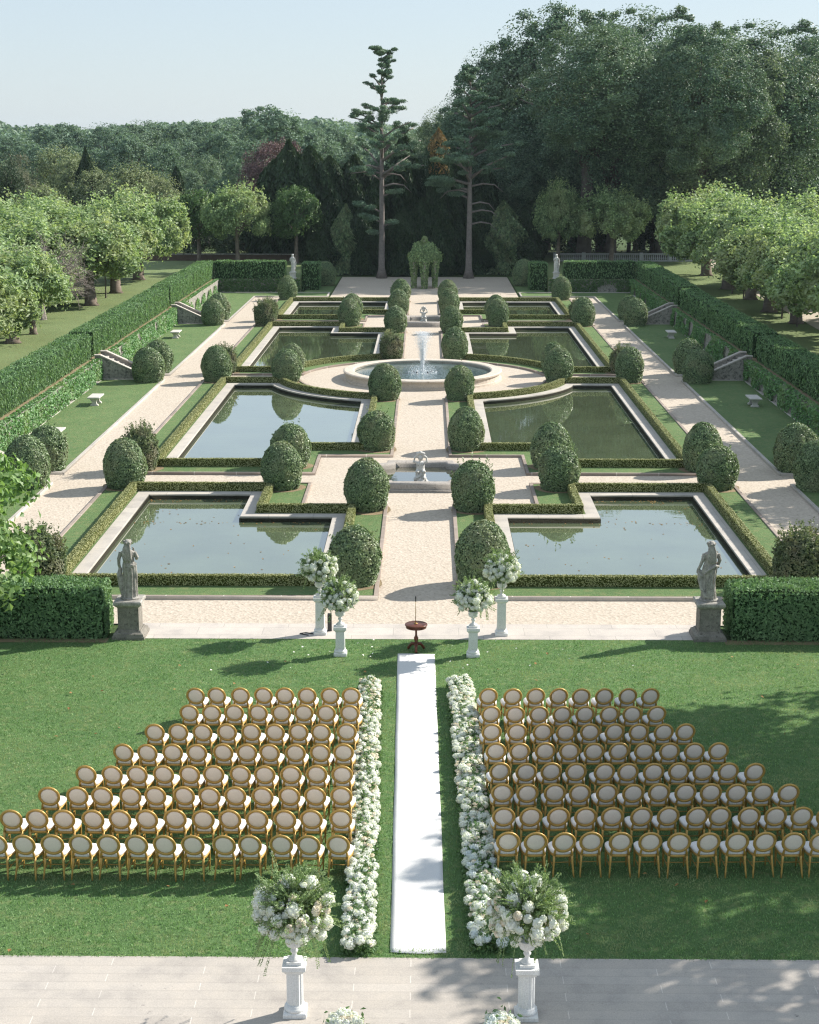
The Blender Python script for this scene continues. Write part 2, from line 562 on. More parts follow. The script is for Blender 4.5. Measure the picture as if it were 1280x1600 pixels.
def poly(outers, holes=(), z0=0.0, z1=None, bevel=0.0):
    """flat sheet (z1 None) or prism between z0 and z1, with holes"""
    cu = bpy.data.curves.new('outline', 'CURVE')
    cu.dimensions = '2D'
    cu.fill_mode = 'BOTH'
    for pts in list(outers) + list(holes):
        s = cu.splines.new('POLY')
        s.points.add(len(pts) - 1)
        for p, q in zip(s.points, pts):
            p.co = (q[0], q[1], 0, 1)
        s.use_cyclic_u = True
    h = 0.0
    if z1 is not None:
        h = (z1 - z0) / 2
        cu.extrude = max(1e-4, h - bevel)
        if bevel:
            cu.bevel_depth = bevel
            cu.bevel_resolution = 1
            cu.offset = -bevel
    ob = bpy.data.objects.new('outline', cu)
    me = bpy.data.meshes.new_from_object(ob)
    bpy.data.objects.remove(ob)
    bpy.data.curves.remove(cu)
    me.transform(Matrix.Translation((0, 0, z0 + h)))
    if z1 is None and len(me.polygons) and me.polygons[0].normal.z < 0:
        me.flip_normals()
    return me


def polyobj(name, mat, outers, holes=(), z0=0.0, z1=None, parent=None, bevel=0.0):
    me = poly(outers, holes, z0, z1, bevel)
    me.name = name
    me.materials.append(MATS[mat])
    return link(name, me, parent)


def struct(name, mat, outers, holes=(), z0=0.0, z1=None, bevel=0.0):
    return tag(polyobj(name, mat, outers, holes, z0, z1, None, bevel), kind='structure')


def rect(x0, x1, y0, y1):
    return [(x0, y0), (x1, y0), (x1, y1), (x0, y1)]


def scatter_on(me, density, rng=RNG, up_only=False):
    """random points and normals on a mesh, by area"""
    me.calc_loop_triangles()
    n = len(me.loop_triangles)
    tri = np.empty(n * 3, dtype=np.int32)
    me.loop_triangles.foreach_get('vertices', tri)
    v = np.empty(len(me.vertices) * 3)
    me.vertices.foreach_get('co', v)
    v = v.reshape(-1, 3)
    t = v[tri.reshape(-1, 3)]
    cr = np.cross(t[:, 1] - t[:, 0], t[:, 2] - t[:, 0])
    ar = np.linalg.norm(cr, axis=1) / 2
    nr = cr / (2 * ar[:, None] + 1e-12)
    keep = nr[:, 2] > -0.5
    ar = ar * keep
    k = int(ar.sum() * density)
    i = rng.choice(n, size=k, p=ar / ar.sum())
    a, b = rng.random(k), rng.random(k)
    s = a + b > 1
    a[s], b[s] = 1 - a[s], 1 - b[s]
    p = t[i, 0] + a[:, None] * (t[i, 1] - t[i, 0]) + b[:, None] * (t[i, 2] - t[i, 0])
    return p, nr[i]


def lumps(p, s, seed=0.0):
    """cheap smooth pseudo noise, about -1..1"""
    x, y, z = p[:, 0] * s + seed, p[:, 1] * s + seed * 1.7, p[:, 2] * s - seed
    return (np.sin(1.7 * x + 2.3 * np.sin(0.9 * y)) + np.sin(2.1 * y + 1.9 * np.sin(1.3 * z + x)) + np.sin(2.6 * z + 1.4 * np.sin(1.1 * x))) / 3


NTH = ['first', 'second', 'third', 'fourth', 'fifth', 'sixth', 'seventh', 'eighth', 'ninth', 'tenth', 'eleventh', 'twelfth', 'thirteenth', 'fourteenth', 'fifteenth', 'sixteenth', 'seventeenth', 'eighteenth', 'nineteenth', 'twentieth', 'twenty-first', 'twenty-second', 'twenty-third', 'twenty-fourth']


# ------------------------------------------------------------------ ground, lawn, paths
YC = 93.0                                                    # centre of the water garden
XW = 19.05                                                   # face of the retaining walls
mirY = lambda pts: [(x, 2 * YC - y) for x, y in pts]
mirX = lambda pts: [(-x, y) for x, y in pts]


def arc(r, a0, a1, n=22):
    return [(r * math.cos(a0 + (a1 - a0) * i / n), YC + r * math.sin(a0 + (a1 - a0) * i / n)) for i in range(n + 1)]


def pool_a(d):
    """outline of the front pool, d metres inside its coping's outer edge (right-hand side)"""
    return [(2.8 + d, 48.45 + d), (11.4 - d, 48.45 + d), (11.4 - d, 61.8 - d), (6.3 + d, 61.8 - d), (6.3 + d, 58.0 - d), (2.8 + d, 58.0 - d)]


def pool_b(d):
    r = 8.7 + d
    a0 = math.atan2(-(2.4 + d), math.sqrt(r * r - (2.4 + d) ** 2))
    xi = 2.8 + d
    a1 = math.atan2(-math.sqrt(r * r - xi * xi), xi)
    return [(6.3 + d, 67.1 + d), (11.4 - d, 67.1 + d), (11.4 - d, 90.6 - d)] + arc(r, a0, a1) + [(2.8 + d, 70.8 + d), (6.3 + d, 70.8 + d)]


def bed_a():
    return [(1.25, 46.8), (12.95, 46.8), (12.95, 63.45), (4.5, 63.45), (4.5, 59.6), (1.25, 59.6)]


def bed_b():
    r = 7.3
    a0 = math.atan2(-1.1, math.sqrt(r * r - 1.21))
    a1 = math.atan2(-math.sqrt(r * r - 1.25 ** 2), 1.25)
    return [(4.5, 65.35), (12.95, 65.35), (12.95, 91.9)] + arc(r, a0, a1) + [(1.25, 69.2), (4.5, 69.2)]


def inset(pts, d):
    """polygon moved inwards by d (positive) along its vertex normals"""
    n = len(pts)
    area = sum(pts[i][0] * pts[(i + 1) % n][1] - pts[(i + 1) % n][0] * pts[i][1] for i in range(n))
    s = 1 if area > 0 else -1
    out = []
    for i in range(n):
        p0, p1, p2 = Vector(pts[i - 1]), Vector(pts[i]), Vector(pts[(i + 1) % n])
        e1, e2 = (p1 - p0).normalized(), (p2 - p1).normalized()
        n1, n2 = Vector((-e1.y, e1.x)) * s, Vector((-e2.y, e2.x)) * s
        k = (n1 + n2)
        k = k / max(0.3, k.dot(n1)) if k.length > 1e-6 else n1
        out.append(tuple(p1 + k * d))
    return out


quads = []                                                   # (name words, transform)
for sx, side in ((1, 'right'), (-1, 'left')):
    for my, wh in ((False, 'near'), (True, 'far')):
        def T(pts, sx=sx, my=my):
            p = mirY(pts) if my else list(pts)
            return mirX(p) if sx < 0 else p
        quads.append((side, wh, T))

pool_outer = [T(fn(0)) for s, w_, T in quads for fn in (pool_a, pool_b)]
beds = [(T(bed_a()), T(pool_a(0))) for s, w_, T in quads] + [(T(bed_b()), T(pool_b(0))) for s, w_, T in quads]

struct('ground', 'rough_grass', [rect(-1500, 1500, -120, 2200)], [rect(-13.2, 13.2, 46, 140)], -0.04)
struct('lawn', 'lawn', [rect(-60, 60, 24.9, 42.85)], z0=0.012)
struct('pavement', 'terrace_paving', [rect(-60, 60, -6, 24.9)], z0=-0.02, z1=0.03, bevel=0.01)
struct('stone_path', 'strip_paving', [rect(-8.4, 8.4, 42.85, 44.3)], z0=-0.02, z1=0.022)
struct('gravel_path', 'gravel', [rect(-15.25, 15.25, 44.3, 141.8)], pool_outer, 0.0)
struct('gravel_court', 'gravel', [rect(-8.5, 8.5, 141.8, 163.2)], [], 0.0)
for sx in (1, -1):
    for y in (64.4, 93, 121.6):
        struct('gravel_landing', 'gravel', [rect(15.25, 18.9, y - 1.0, y + 1.0) if sx > 0 else rect(-18.9, -15.25, y - 1.0, y + 1.0)], [], 0.0)
for bo, po in beds:
    struct('garden_bed', 'bed_grass', [inset(bo, 0.14)], [po], 0.075)
    struct('kerb', 'kerb_stone', [bo], [inset(bo, 0.14)], -0.05, 0.115, 0.012)
# lawns between the outer paths and the retaining walls
segs = [(44.5, 63.4), (65.4, 92.0), (94.0, 120.6), (122.6, 141.8)]
for sx in (1, -1):
    for k, (a, b) in enumerate(segs):
        r = rect(15.25, XW, a, b) if k < 3 else [(15.25, a), (XW, a), (XW, 145.7), (8.7, 145.7), (8.7, 141.9), (15.25, 141.9)]
        r = r if sx > 0 else mirX(r)
        struct('side_lawn', 'bed_grass', [inset(r, 0.14)], [], 0.075)
        struct('kerb', 'coping', [r], [inset(r, 0.14)], -0.05, 0.115, 0.012)
    r = rect(8.64, 11.2, 145.9, 163)
    struct('side_lawn', 'bed_grass', [r if sx > 0 else mirX(r)], [], 0.03)
# raised terraces
TZ = 1.25
for sx in (1, -1):
    pts = [(XW + 0.3, 44), (160, 44), (160, 185), (11.6, 185), (11.6, 146.1), (XW + 0.3, 146.1)]
    struct('terrace', 'terrace_grass', [pts if sx > 0 else mirX(pts)], [], -0.5, TZ)
    s_ = [(XW + 0.3, 45), (XW + 1.3, 45), (XW + 1.3, 147.4), (11.8, 147.4), (11.8, 146.4), (XW + 0.3, 146.4)]
    struct('soil_strip', 'soil', [s_ if sx > 0 else mirX(s_)], [], TZ + 0.012)
struct('driveway', 'gravel', [[(26.6, 95), (30.6, 95), (30.4, 130), (31.6, 150), (33, 185), (29.5, 185), (28.8, 150), (27.6, 130)]], [], TZ + 0.016)
struct('side_path', 'gravel', [rect(-40, -8.4, 44.3, 46.0), rect(8.4, 40, 44.3, 46.0)], [], -0.006)

# grass blades of the ceremony lawn, too many to count
n = 190000
px = RNG.uniform(-11.5, 11.5, n)
py = 24.86 + 17.95 * RNG.random(n) ** 1.15
mb = MB()
h = RNG.uniform(0.03, 0.07, n)
nr = np.stack([RNG.normal(0, 1, n), -np.abs(RNG.normal(0.6, 0.6, n)), RNG.normal(0.4, 0.4, n)], 1)
keep = ~((px > -.57 + (41.6 - py) * .012) & (px < .47 + (41.6 - py) * .012) & (py < 41.6) & (py > 25.2))
mb.leaves(np.stack([px, py, 0.012 + h * 0.35], 1)[keep], nr[keep], h[keep], 0.016, 0, up=0.72)
tag(mb.build('grass', 'blade'), 'short green blades of the mown ceremony lawn', 'grass', kind='stuff')
# fallen petals and dry leaves
mb = MB()
n = 50
pp = np.stack([RNG.normal(0, 2.6, n), RNG.normal(41.4, 0.7, n), np.full(n, 0.075)], 1)
pp = pp[(pp[:, 1] < 42.8) & (np.abs(pp[:, 0]) > .75)]
mb.leaves(pp, np.array([[0, 0, 1.0]]) + RNG.normal(0, .3, (len(pp), 3)), 0.07, 0.06)
tag(mb.build('fallen_petals', 'petals'), 'white petals scattered on the grass around the pedestals', 'petals', kind='stuff')
mb = MB()
n = 70
pp = np.stack([RNG.uniform(-11, 11, n), RNG.uniform(24, 42, n), np.full(n, 0.075)], 1)
pp = pp[np.abs(pp[:, 0]) > .8]
mb.leaves(pp, np.array([[0, 0, 1.0]]) + RNG.normal(0, .3, pp.shape), 0.10, 0.08)
tag(mb.build('dry_leaves', 'dry_leaf'), 'brown fallen leaves lying on the lawn', 'leaves', kind='stuff')

# ------------------------------------------------------------------ pools and low hedges
for s, wh, T in quads:
    for fn, pos in ((pool_a, 'outer'), (pool_b, 'inner')):
        k = {('near', 'outer'): 'nearest the lawn', ('near', 'inner'): 'before the round fountain', ('far', 'inner'): 'behind the round fountain', ('far', 'outer'): 'farthest from the lawn'}[(wh, pos)]
        cx = T([(7.0, 55 if fn is pool_a else 78)])[0]
        rt = thing('reflecting_pool', f'still pool with pale stone coping {s} of the path, {k}', 'pool', (cx[0], cx[1], 0), 0, 'reflecting pools of the water garden')
        loc = Vector((cx[0], cx[1], 0))
        for nm, me_m, me in (('coping', 'coping', poly([T(fn(0))], [T(fn(0.5))], 0.0, 0.085, 0.012)), ('basin_lining', 'pool_lining', poly([T(fn(0.3))], [T(fn(0.53))], -0.7, 0.0)), ('water_surface', 'pool_water', poly([T(fn(0.52))], [], -0.13))):
            me.transform(Matrix.Translation(-loc))
            me.materials.append(MATS[me_m])
            link(nm, me, rt)
        # low clipped hedge round it
        ho, hi = T(fn(-0.38)), T(fn(-0.05))
        core = poly([inset(ho, 0.03)], [inset(hi, -0.03)], 0.0, 0.40, 0.02)
        mb = MB().add_mesh(core, 0)
        p, nr = scatter_on(core, 620)
        p = p + nr * (0.006 + 0.016 * RNG.random((len(p), 1)))
        mb.leaves(p, nr + RNG.normal(0, .22, p.shape), RNG.uniform(.035, .06, len(p)), .034, 1)
        tag(mb.build('low_hedge', ['box_core', 'box_leaf']), f'knee-high box hedge edging the pool {s} of the path, {k}', 'hedge', 'low hedges round the pools')

# ------------------------------------------------------------------ topiary
def topiary_mesh(seed, rx, h, shag, leafmat, n):
    rng = np.random.default_rng(seed)
    mb = MB()
    def surf(d):
        # rounded dome, straight lower sides
        z = d[:, 2]
        t_ = np.clip((z + .15) / 1.15, 0, 1)
        rad = np.where(z > -0.15, np.sqrt(1 - t_ ** 2) * (1 - .09 * t_), 1 - 0.22 * np.clip((-z - 0.15) / 0.85, 0, 1) ** 1.5)
        xy = d[:, :2] / (np.linalg.norm(d[:, :2], axis=1, keepdims=True) + 1e-9)
        q = np.empty_like(d)
        q[:, 0] = xy[:, 0] * rad * rx
        q[:, 1] = xy[:, 1] * rad * rx
        q[:, 2] = np.where(z > -0.15, 0.45 * h + (z + 0.15) / 1.15 * 0.55 * h, 0.45 * h * (1 - (-z - 0.15) / 0.85))
        b = 1 + 0.06 * lumps(d, 1.7, seed) + 0.035 * lumps(d, 5, seed)
        q[:, :2] *= b[:, None]
        q[:, 2] *= (1 + 0.02 * lumps(d, 2.0, seed + 3))
        return q
    k = 20
    rings = []
    for i in range(k + 1):
        z = -1 + 2 * i / k
        a = np.linspace(0, 2 * PI, 24, endpoint=False)
        rr = max(0.02, math.sqrt(max(0, 1 - z * z)))
        d = np.stack([rr * np.cos(a), rr * np.sin(a), np.full(24, z)], 1)
        rings.append(surf(d) * 0.955 + np.array((0, 0, 0.02)))
    mb.loft(rings, 0)
    d = rng.normal(size=(n, 3))
    d /= np.linalg.norm(d, axis=1, keepdims=True)
    d[:, 2] = rng.uniform(-0.98, 1, n)
    s_ = np.sqrt(np.clip(1 - d[:, 2] ** 2, 0, 1))
    d[:, :2] = d[:, :2] / (np.linalg.norm(d[:, :2], axis=1, keepdims=True) + 1e-9) * s_[:, None]
    p = surf(d)
    nr = d.copy()
    nr[:, 2] = np.where(d[:, 2] < 0, 0.1, d[:, 2])
    nr /= np.linalg.norm(nr, axis=1, keepdims=True)
    p = p + nr * (rng.normal(0, 0.016, (n, 1)) - 0.035 * (lumps(p, 9, seed)[:, None] > 0.35))
    mb.leaves(p, nr + rng.normal(0, .40, p.shape), rng.uniform(.05, .10, n), .058, 1, rng=rng)
    if shag:
        # loose upright shoots
        m = int(160 * shag)
        d = rng.normal(size=(m, 3))
        d[:, 2] = np.abs(d[:, 2]) * 0.8 + 0.1
        d /= np.linalg.norm(d, axis=1, keepdims=True)
        b = surf(d)
        for q, dd in zip(b, d):
            L = rng.uniform(.12, .45) * (1.15 if dd[2] > .5 else .7)
            ax = dd * 0.5 + np.array((0, 0, 0.8)) + rng.normal(0, .15, 3)
            ax /= np.linalg.norm(ax)
            kk = 14
            tt = rng.random((kk, 1))
            pp = q + ax * tt * L + rng.normal(0, .02, (kk, 3))
            mb.leaves(pp, rng.normal(size=(kk, 3)) + ax * .2, .09, .045, 1, up=.3, rng=rng)
    return mb.mesh('clipped_bush', ['topiary_core', leafmat])


TOP = [topiary_mesh(11 + i, 0.86, (2.0, 1.95, 2.05, 1.9, 2.0, 2.0)[i], (0, .05, 0, .12, 0, .06)[i], 'topiary_leaf', 13000) for i in range(6)]
SHAG = [topiary_mesh(31 + i, 0.80, 1.7, 1.0, 'shaggy_leaf', 6500) for i in range(3)]


def topi(x, y, label, shaggy=False, s=1.0, i=[0], group='clipped topiary bushes of the water garden'):
    i[0] += 1
    me = (SHAG if shaggy else TOP)[(i[0] * 5 + i[0] // 7) % (3 if shaggy else 6)]
    o = link('loose_shrub' if shaggy else 'topiary_bush', me, None, (x, y, 0.0 if abs(x) > 15 else 0.06), random.uniform(0, 6.28))
    o.scale = (s * random.uniform(.95, 1.04), s * random.uniform(.95, 1.04), s * random.uniform(.94, 1.05))
    return tag(o, label, 'shrub' if shaggy else 'topiary', group if not shaggy else 'loose shrubs among the topiary')


ROW = [48.5, 58.8, 70.8, 84.9, 101.1, 115.4, 127.2, 137.5]
for sx, sd in ((-1, 'left'), (1, 'right')):
    for k, y in enumerate(ROW):
        sh = (sx == -1 and k == 4)
        topi(sx * 2.05, y, f'{"ragged pale shrub" if sh else "dark clipped egg-shaped bush"} {NTH[k]} from the lawn along the {sd} edge of the central path', sh, 1.0 if not sh else 0.95)
    for y, t in ((62.5, 'front corner of the near cross path'), (66.8, 'back corner of the near cross path'), (119.4, 'front corner of the far cross path'), (123.6, 'back corner of the far cross path')):
        topi(sx * 5.65, y, f'clipped round bush at the {t}, {sd} of centre', False, 1.0)
    topi(sx * 7.95, 91.3, f'clipped round bush at the front {sd} of the fountain circle', False, 1.0)
    topi(sx * 7.95, 94.9, f'clipped round bush at the back {sd} of the fountain circle', False, 0.9)
    outs = [(47.9, True, 'at the hedge corner by the statue', 1.08), (62.7, False, 'in front of the near cross path', 1.0), (66.2, sx < 0, 'behind the near cross path', 1.0), (91.4, False, 'in front of the fountain cross path', 1.0), (94.8, True, 'behind the fountain cross path', .95), (119.5, sx < 0, 'in front of the far cross path', 1.05), (123.2, True, 'behind the far cross path', .9), (139.4, False, 'at the far end by the back lawn', 1.0)]
    for y, sh, t, s in outs:
        topi(sx * 12.1, y, f'{"loose leafy shrub" if sh else "clipped round bush"} lining the {sd} gravel walk, {t}', sh, s)
    for y0, t in ((64.4, 'nearest'), (93.0, 'middle'), (121.6, 'farthest')):
        topi(sx * 16.1, y0 - 1.75, f'wide clipped bush in front of the {t} stone steps, {sd} terrace', False, 1.06, group='bushes flanking the stone steps')
        topi(sx * 16.1, y0 + 1.75, f'wide clipped bush behind the {t} stone steps, {sd} terrace', False, 1.06, group='bushes flanking the stone steps')
    topi(sx * 9.6, 153.4, f'big clipped dome in the shade {sd} of the ivy pergola', False, 1.2, group='domes beside the pergola')


for o in [q for q in C.objects if q.name.startswith(('topiary_bush', 'loose_shrub'))]:
    x, y = o.location.x, o.location.y
    if abs(x) > 13.5 or abs(x) < .1:
        continue
    rr_ = random.uniform(.9, 1.0)
    pts = [(x + rr_ * (1 + .08 * math.sin(3 * a + x)) * math.cos(a), y + rr_ * (1 + .08 * math.cos(2 * a + y)) * math.sin(a)) for a in np.linspace(0, 2 * PI, 20, endpoint=False)]
    struct('soil_patch', 'soil', [pts], [], .079)
mb = MB()
n = 420
fx, fy = RNG.uniform(3.4, 10.8, n) * RNG.choice((-1, 1), n), np.where(RNG.random(n) < .5, RNG.normal(61.1, .18, n), np.where(RNG.random(n) < .5, RNG.normal(57.35, .15, n), RNG.uniform(49, 61, n)))
ok = ((np.abs(fx) > 6.9) | (fy < 57.4)) & (fy < 61.2)
q = np.stack([fx, fy, np.full(n, -.124)], 1)[ok]
mb.leaves(q, np.array((0, 0, 1.0)) + RNG.normal(0, .05, q.shape), RNG.uniform(.04, .13, len(q)), .06)
tag(mb.build('floating_leaves', 'dry_leaf'), 'small fallen leaves floating on the near pools', 'leaves', kind='stuff')


# ------------------------------------------------------------------ retaining walls, steps, tall hedges
def tall_hedge(name, pts_rect, z0, z1, label, seed, dens=95, leaf=.13, group='tall clipped hedges of the terraces', mats=('yew_core', 'yew_leaf'), up_=.75):
    x0, x1, y0, y1 = pts_rect
    rng = np.random.default_rng(seed)
    core = poly([rect(x0 + .06, x1 - .06, y0 + .06, y1 - .06)], [], z0, z1 - .05, .08)
    mb = MB().add_mesh(core, 0)
    p, nr = scatter_on(core, dens, rng)
    p = p + nr * (0.02 + .05 * rng.random((len(p), 1)) + .06 * lumps(p, 1.6, seed)[:, None])
    side = nr[:, 2] < .5
    mb.leaves(p[side], nr[side] + rng.normal(0, .5, p[side].shape), rng.uniform(.10, .22, side.sum()) * leaf / .13, .07 * leaf / .13, 1, up=up_, rng=rng)
    t = ~side
    mb.leaves(p[t], nr[t] + rng.normal(0, .6, p[t].shape), rng.uniform(.09, .18, t.sum()) * leaf / .13, .07 * leaf / .13, 1, rng=rng)
    k = int(t.sum() * .25)
    q = p[t][:k]
    mb.leaves(q + np.array((0, 0, .04)), rng.normal(0, 1, q.shape), rng.uniform(.10, .2, k) * leaf / .13, .05 * leaf / .13, 1, up=.8, rng=rng)
    return tag(mb.build(name, list(mats)), label, 'hedge', group)


for sx, sd in ((-1, 'left'), (1, 'right')):
    def X(a, b):
        return (a, b) if sx > 0 else (-b, -a)
    wsegs = [(45, 63.3, 'nearest the lawn'), (65.5, 91.9, 'between the near and middle steps'), (94.1, 120.5, 'between the middle and far steps'), (122.7, 146.0, 'beyond the far steps')]
    for k, (a, b, t) in enumerate(wsegs):
        wt = thing('retaining_wall', f'ivy-hung stone retaining wall on the {sd}, {t}', 'wall', (sx * XW, (a + b) / 2, 0), 0, 'ivy covered retaining walls')
        mb = MB()
        xa, xb = X(0, .299)
        L = (b - a) / 2
        mb.box(xa, xb, -L, L, -.3, TZ - .1)
        xa, xb = X(-.04, .34)
        mb.box(xa, xb, -L, L, TZ - .1, TZ + .03)
        mb.build('masonry', 'wall_stone', wt)
        rng = np.random.default_rng(200 + k + 10 * (sx > 0))
        n = int((b - a) * 170)
        yy = rng.uniform(-L, L, n)
        zz = rng.uniform(0.02, TZ + .02, n)
        q = np.stack([np.full(n, -sx * .05), yy, zz], 1)
        cover = lumps(q + np.array((0, a, 0)), .9, k)
        keepv = cover > (-.75 if sx < 0 else -.45)
        if sx < 0 and k == 3:
            keepv = (zz < .55 + .45 * np.sin(yy * 1.7)) | (yy < -8)
        q = q[keepv]
        q[:, 0] += -sx * (.05 + .05 * rng.random(len(q)) + .05 * cover[keepv])
        mb = MB()
        nn = np.array((-sx * 1.0, 0, .45)) + rng.normal(0, .5, q.shape)
        mb.leaves(q, nn, rng.uniform(.12, .21, len(q)), .13, 0, rng=rng)
        m = int((b - a) * 50)
        q2 = np.stack([rng.uniform(-.1, .3, m) * sx, rng.uniform(-L, L, m), np.full(m, TZ + .06)], 1)
        mb.leaves(q2, np.array((0, 0, 1.0)) + rng.normal(0, .4, q2.shape), rng.uniform(.12, .2, m), .13, 0, rng=rng)
        mb.build('ivy', 'ivy_leaf', wt)
    # hedge segments standing on the wall's terrace
    hs = [(45, 63.9, 'nearest the camera'), (64.9, 92.2, 'between the near and middle steps'), (93.0, 121.0, 'between the middle and far steps'), (121.7, 147.4, 'beyond the far steps')]
    for k, (a, b, t) in enumerate(hs):
        xa, xb = X(XW + .55, XW + 2.1)
        tall_hedge('tall_hedge', (xa, xb, a, b), TZ, TZ + 1.5 + (.06, -.04, .03, .1)[k], f'tall dense yew hedge along the {sd} terrace, {t}', 300 + k + 20 * (sx > 0))
    # back wall and hedge at the end of the lawn
    xa, xb = X(11.5, XW - .01)
    wt = thing('retaining_wall', f'ivy clad end wall across the back of the {sd} lawn', 'wall', ((xa + xb) / 2, 145.9, 0), 0, 'ivy covered retaining walls')
    hw = (xb - xa) / 2
    MB().box(-hw, hw, 0, .2, -.3, TZ).build('masonry', 'wall_stone', wt)
    rng = np.random.default_rng(400 + sx)
    n = 1500
    q = np.stack([rng.uniform(-hw, hw, n), rng.uniform(-.12, -.02, n), rng.uniform(.02, TZ + .05, n)], 1)
    if sx > 0:
        q = q[((q[:, 0] - 1.6) / .9) ** 2 + ((q[:, 2] - .3) / .55) ** 2 > 1]
    MB().leaves(q, np.array((0, -1.0, .4)) + rng.normal(0, .5, q.shape), rng.uniform(.14, .24, len(q)), .15, 0, rng=rng).build('ivy', 'dark_plane_leaf', wt)
    xa, xb = X(12.9, XW + .5)
    tall_hedge('tall_hedge', (xa, xb, 146.5, 148.0), TZ, TZ + 1.6, f'tall hedge across the back of the {sd} lawn, beside the small statue', 350 + sx, 70, .16)
    xa, xb = X(9.9, 11.6)
    tall_hedge('tall_hedge', (xa, xb, 148.6, 151.5), 0.03, 2.5, f'short block of hedge next to the {sd} small statue by the pergola court', 360 + sx, 60, .16)
    # steps up to the terrace
    for y0, t in ((64.4, 'nearest'), (93.0, 'middle'), (121.6, 'farthest')):
        st = thing('stone_steps', f'flight of stone steps with sloping side walls, {t} flight up the {sd} terrace', 'steps', (sx * 16.75, y0, 0), 0, 'stone steps up to the terraces')
        mb = MB()
        N = 8
        for j in range(N):
            xa, xb = X(j * .3, j * .3 + .3) if j < N - 1 else X(j * .3, 2.6)
            mb.box(xa, xb, -.75, .75, -.2 if j == 0 else 0, (j + 1) * TZ / N - (.004 if j == N - 1 else 0))
        mb.build('step_treads', 'step_stone', st)
        for sy in (-1, 1):
            mb = MB()
            ya, yb = sorted((sy * .753, sy * 1.05))
            prof = [(-.1, -.2), (-.1, .32), (2.3, TZ + .2), (2.62, TZ + .2), (2.62, -.2)]
            mb.loft([[(sx * a, ya, z) for a, z in prof], [(sx * a, yb, z) for a, z in prof]], 0)
            c = mb.build('side_wall', 'wall_stone', st)
            mb = MB()
            pr = [(-.16, .325), (-.16, .40), (2.29, TZ + .28), (2.66, TZ + .28), (2.66, TZ + .205), (2.3, TZ + .205)]
            mb.loft([[(sx * a, ya - .04, z) for a, z in pr], [(sx * a, yb + .04, z) for a, z in pr]], 0)
            mb.build('coping_stone', 'step_stone', c)
            MB().lathe([(.20, 0), (.20, .34), (.23, .341), (.23, .42)], 4, 0, (sx * -.34, sy * .9, 0), True).build('end_block', 'step_stone', st)

# dark clipped hedges beside the two near statues
for sx, sd in ((-1, 'left'), (1, 'right')):
    xa, xb = (-17, -8.95) if sx < 0 else (8.95, 17)
    tall_hedge('tall_hedge', (xa, xb, 42.75, 44.2), 0.0, 1.5, f'shoulder-high dark hedge block beside the {sd} robed statue at the lawn edge', 380 + sx, 520, .10, 'hedges beside the statues', ('yew_core', 'yew_leaf'), .2)
    r = rect(xa - .2, xb + .1, 42.45, 42.85)
    struct('soil_strip', 'soil', [r], [], .02)

# benches
for x, y, t in ((-17.7, 111.9, 'left lawn between the middle and far steps'), (-17.5, 83.0, 'left lawn just before the middle steps'), (-17.3, 72.9, 'left lawn behind the nearest pair of bushes'), (17.7, 112.2, 'right lawn between the middle and far steps'), (17.7, 83.0, 'right lawn just before the middle steps')):
    bt = thing('stone_bench', f'small white stone bench on the {t}', 'bench', (x, y, .075), 0, 'white stone benches')
    MB().lathe([(.29, .40), (.32, .42), (.32, .475), (.30, .49)], 4, 0, (0, 0, 0), True).build('seat', 'bench_stone', bt).scale = (1, 2.1, 1)
    for s in (-1, 1):
        MB().lathe([(.21, 0), (.21, .06), (.14, .10), (.11, .2), (.16, .30), (.22, .36), (.22, .40)], 4, 0, (0, 0, 0), True).build('support', 'bench_stone', bt, loc=(0, s * .42, 0)).scale = (1, .55, 1)


# ------------------------------------------------------------------ fountains
ft = thing('round_fountain', 'large round stone fountain basin with a tall white water jet', 'fountain', (0, YC, 0))
prof = [(4.72, 0), (4.72, .10), (4.62, .12), (4.62, .42), (4.72, .43), (4.74, .52), (4.66, .56), (4.16, .56), (4.08, .52), (4.1, .43), (4.15, .42), (4.15, -.1)]
seg = 72
mb = MB()
rings = [[(r * math.cos(2 * PI * j / seg), r * math.sin(2 * PI * j / seg), z) for j in range(seg)] for r, z in prof]
mb.loft(rings, 0, cap=False)
mb.build('basin_wall', 'pale_stone', ft)
mb = MB()
for j in range(30):
    a = 2 * PI * j / 30
    q = np.array([[4.622, -.012, .13], [4.622, .012, .13], [4.622, .012, .41], [4.622, -.012, .41]])
    ca, sa = math.cos(a), math.sin(a)
    mb.add(np.stack([q[:, 0] * ca - q[:, 1] * sa, q[:, 0] * sa + q[:, 1] * ca, q[:, 2]], 1), [(0, 1, 2, 3)])
mb.build('stone_joints', 'bench_stone', ft)
mb = MB()
rings = [[(r * math.cos(2 * PI * j / seg), r * math.sin(2 * PI * j / seg), .36) for j in range(seg)] for r in (.02, 1.5, 3, 4.14)]
mb.loft(rings, 0, cap=False)
mb.build('water_surface', 'fountain_water', ft)
mb = MB()
for a in range(5):
    x, y = .55 * math.cos(a * 1.25 + .3), .4 * math.sin(a * 1.25 + .3)
    mb.lathe([(.05, 0), (.045, .12), (.02, .14)], 6, 0, (x, y, .33))
mb.build('nozzle', 'black_plastic', ft)
mb = MB()
rng = np.random.default_rng(5)
mb.tube([(0, 0, .36), (0, 0, .9), (0.01, 0, 1.6), (0, 0, 2.3)], [.035, .05, .07, .03], 8)
n = 11000
t = rng.random(n) ** .65
z = .4 + 2.4 * t
sp = .03 + .24 * t ** 1.5
p = np.stack([rng.normal(0, 1, n) * sp, rng.normal(0, 1, n) * sp, z], 1)
mb.leaves(p, rng.normal(size=(n, 3)), rng.uniform(.02, .055, n), .022, 0, up=.5, rng=rng)
n = 1500
a = rng.random(n) * 2 * PI
r = .15 + .75 * rng.random(n) ** .7
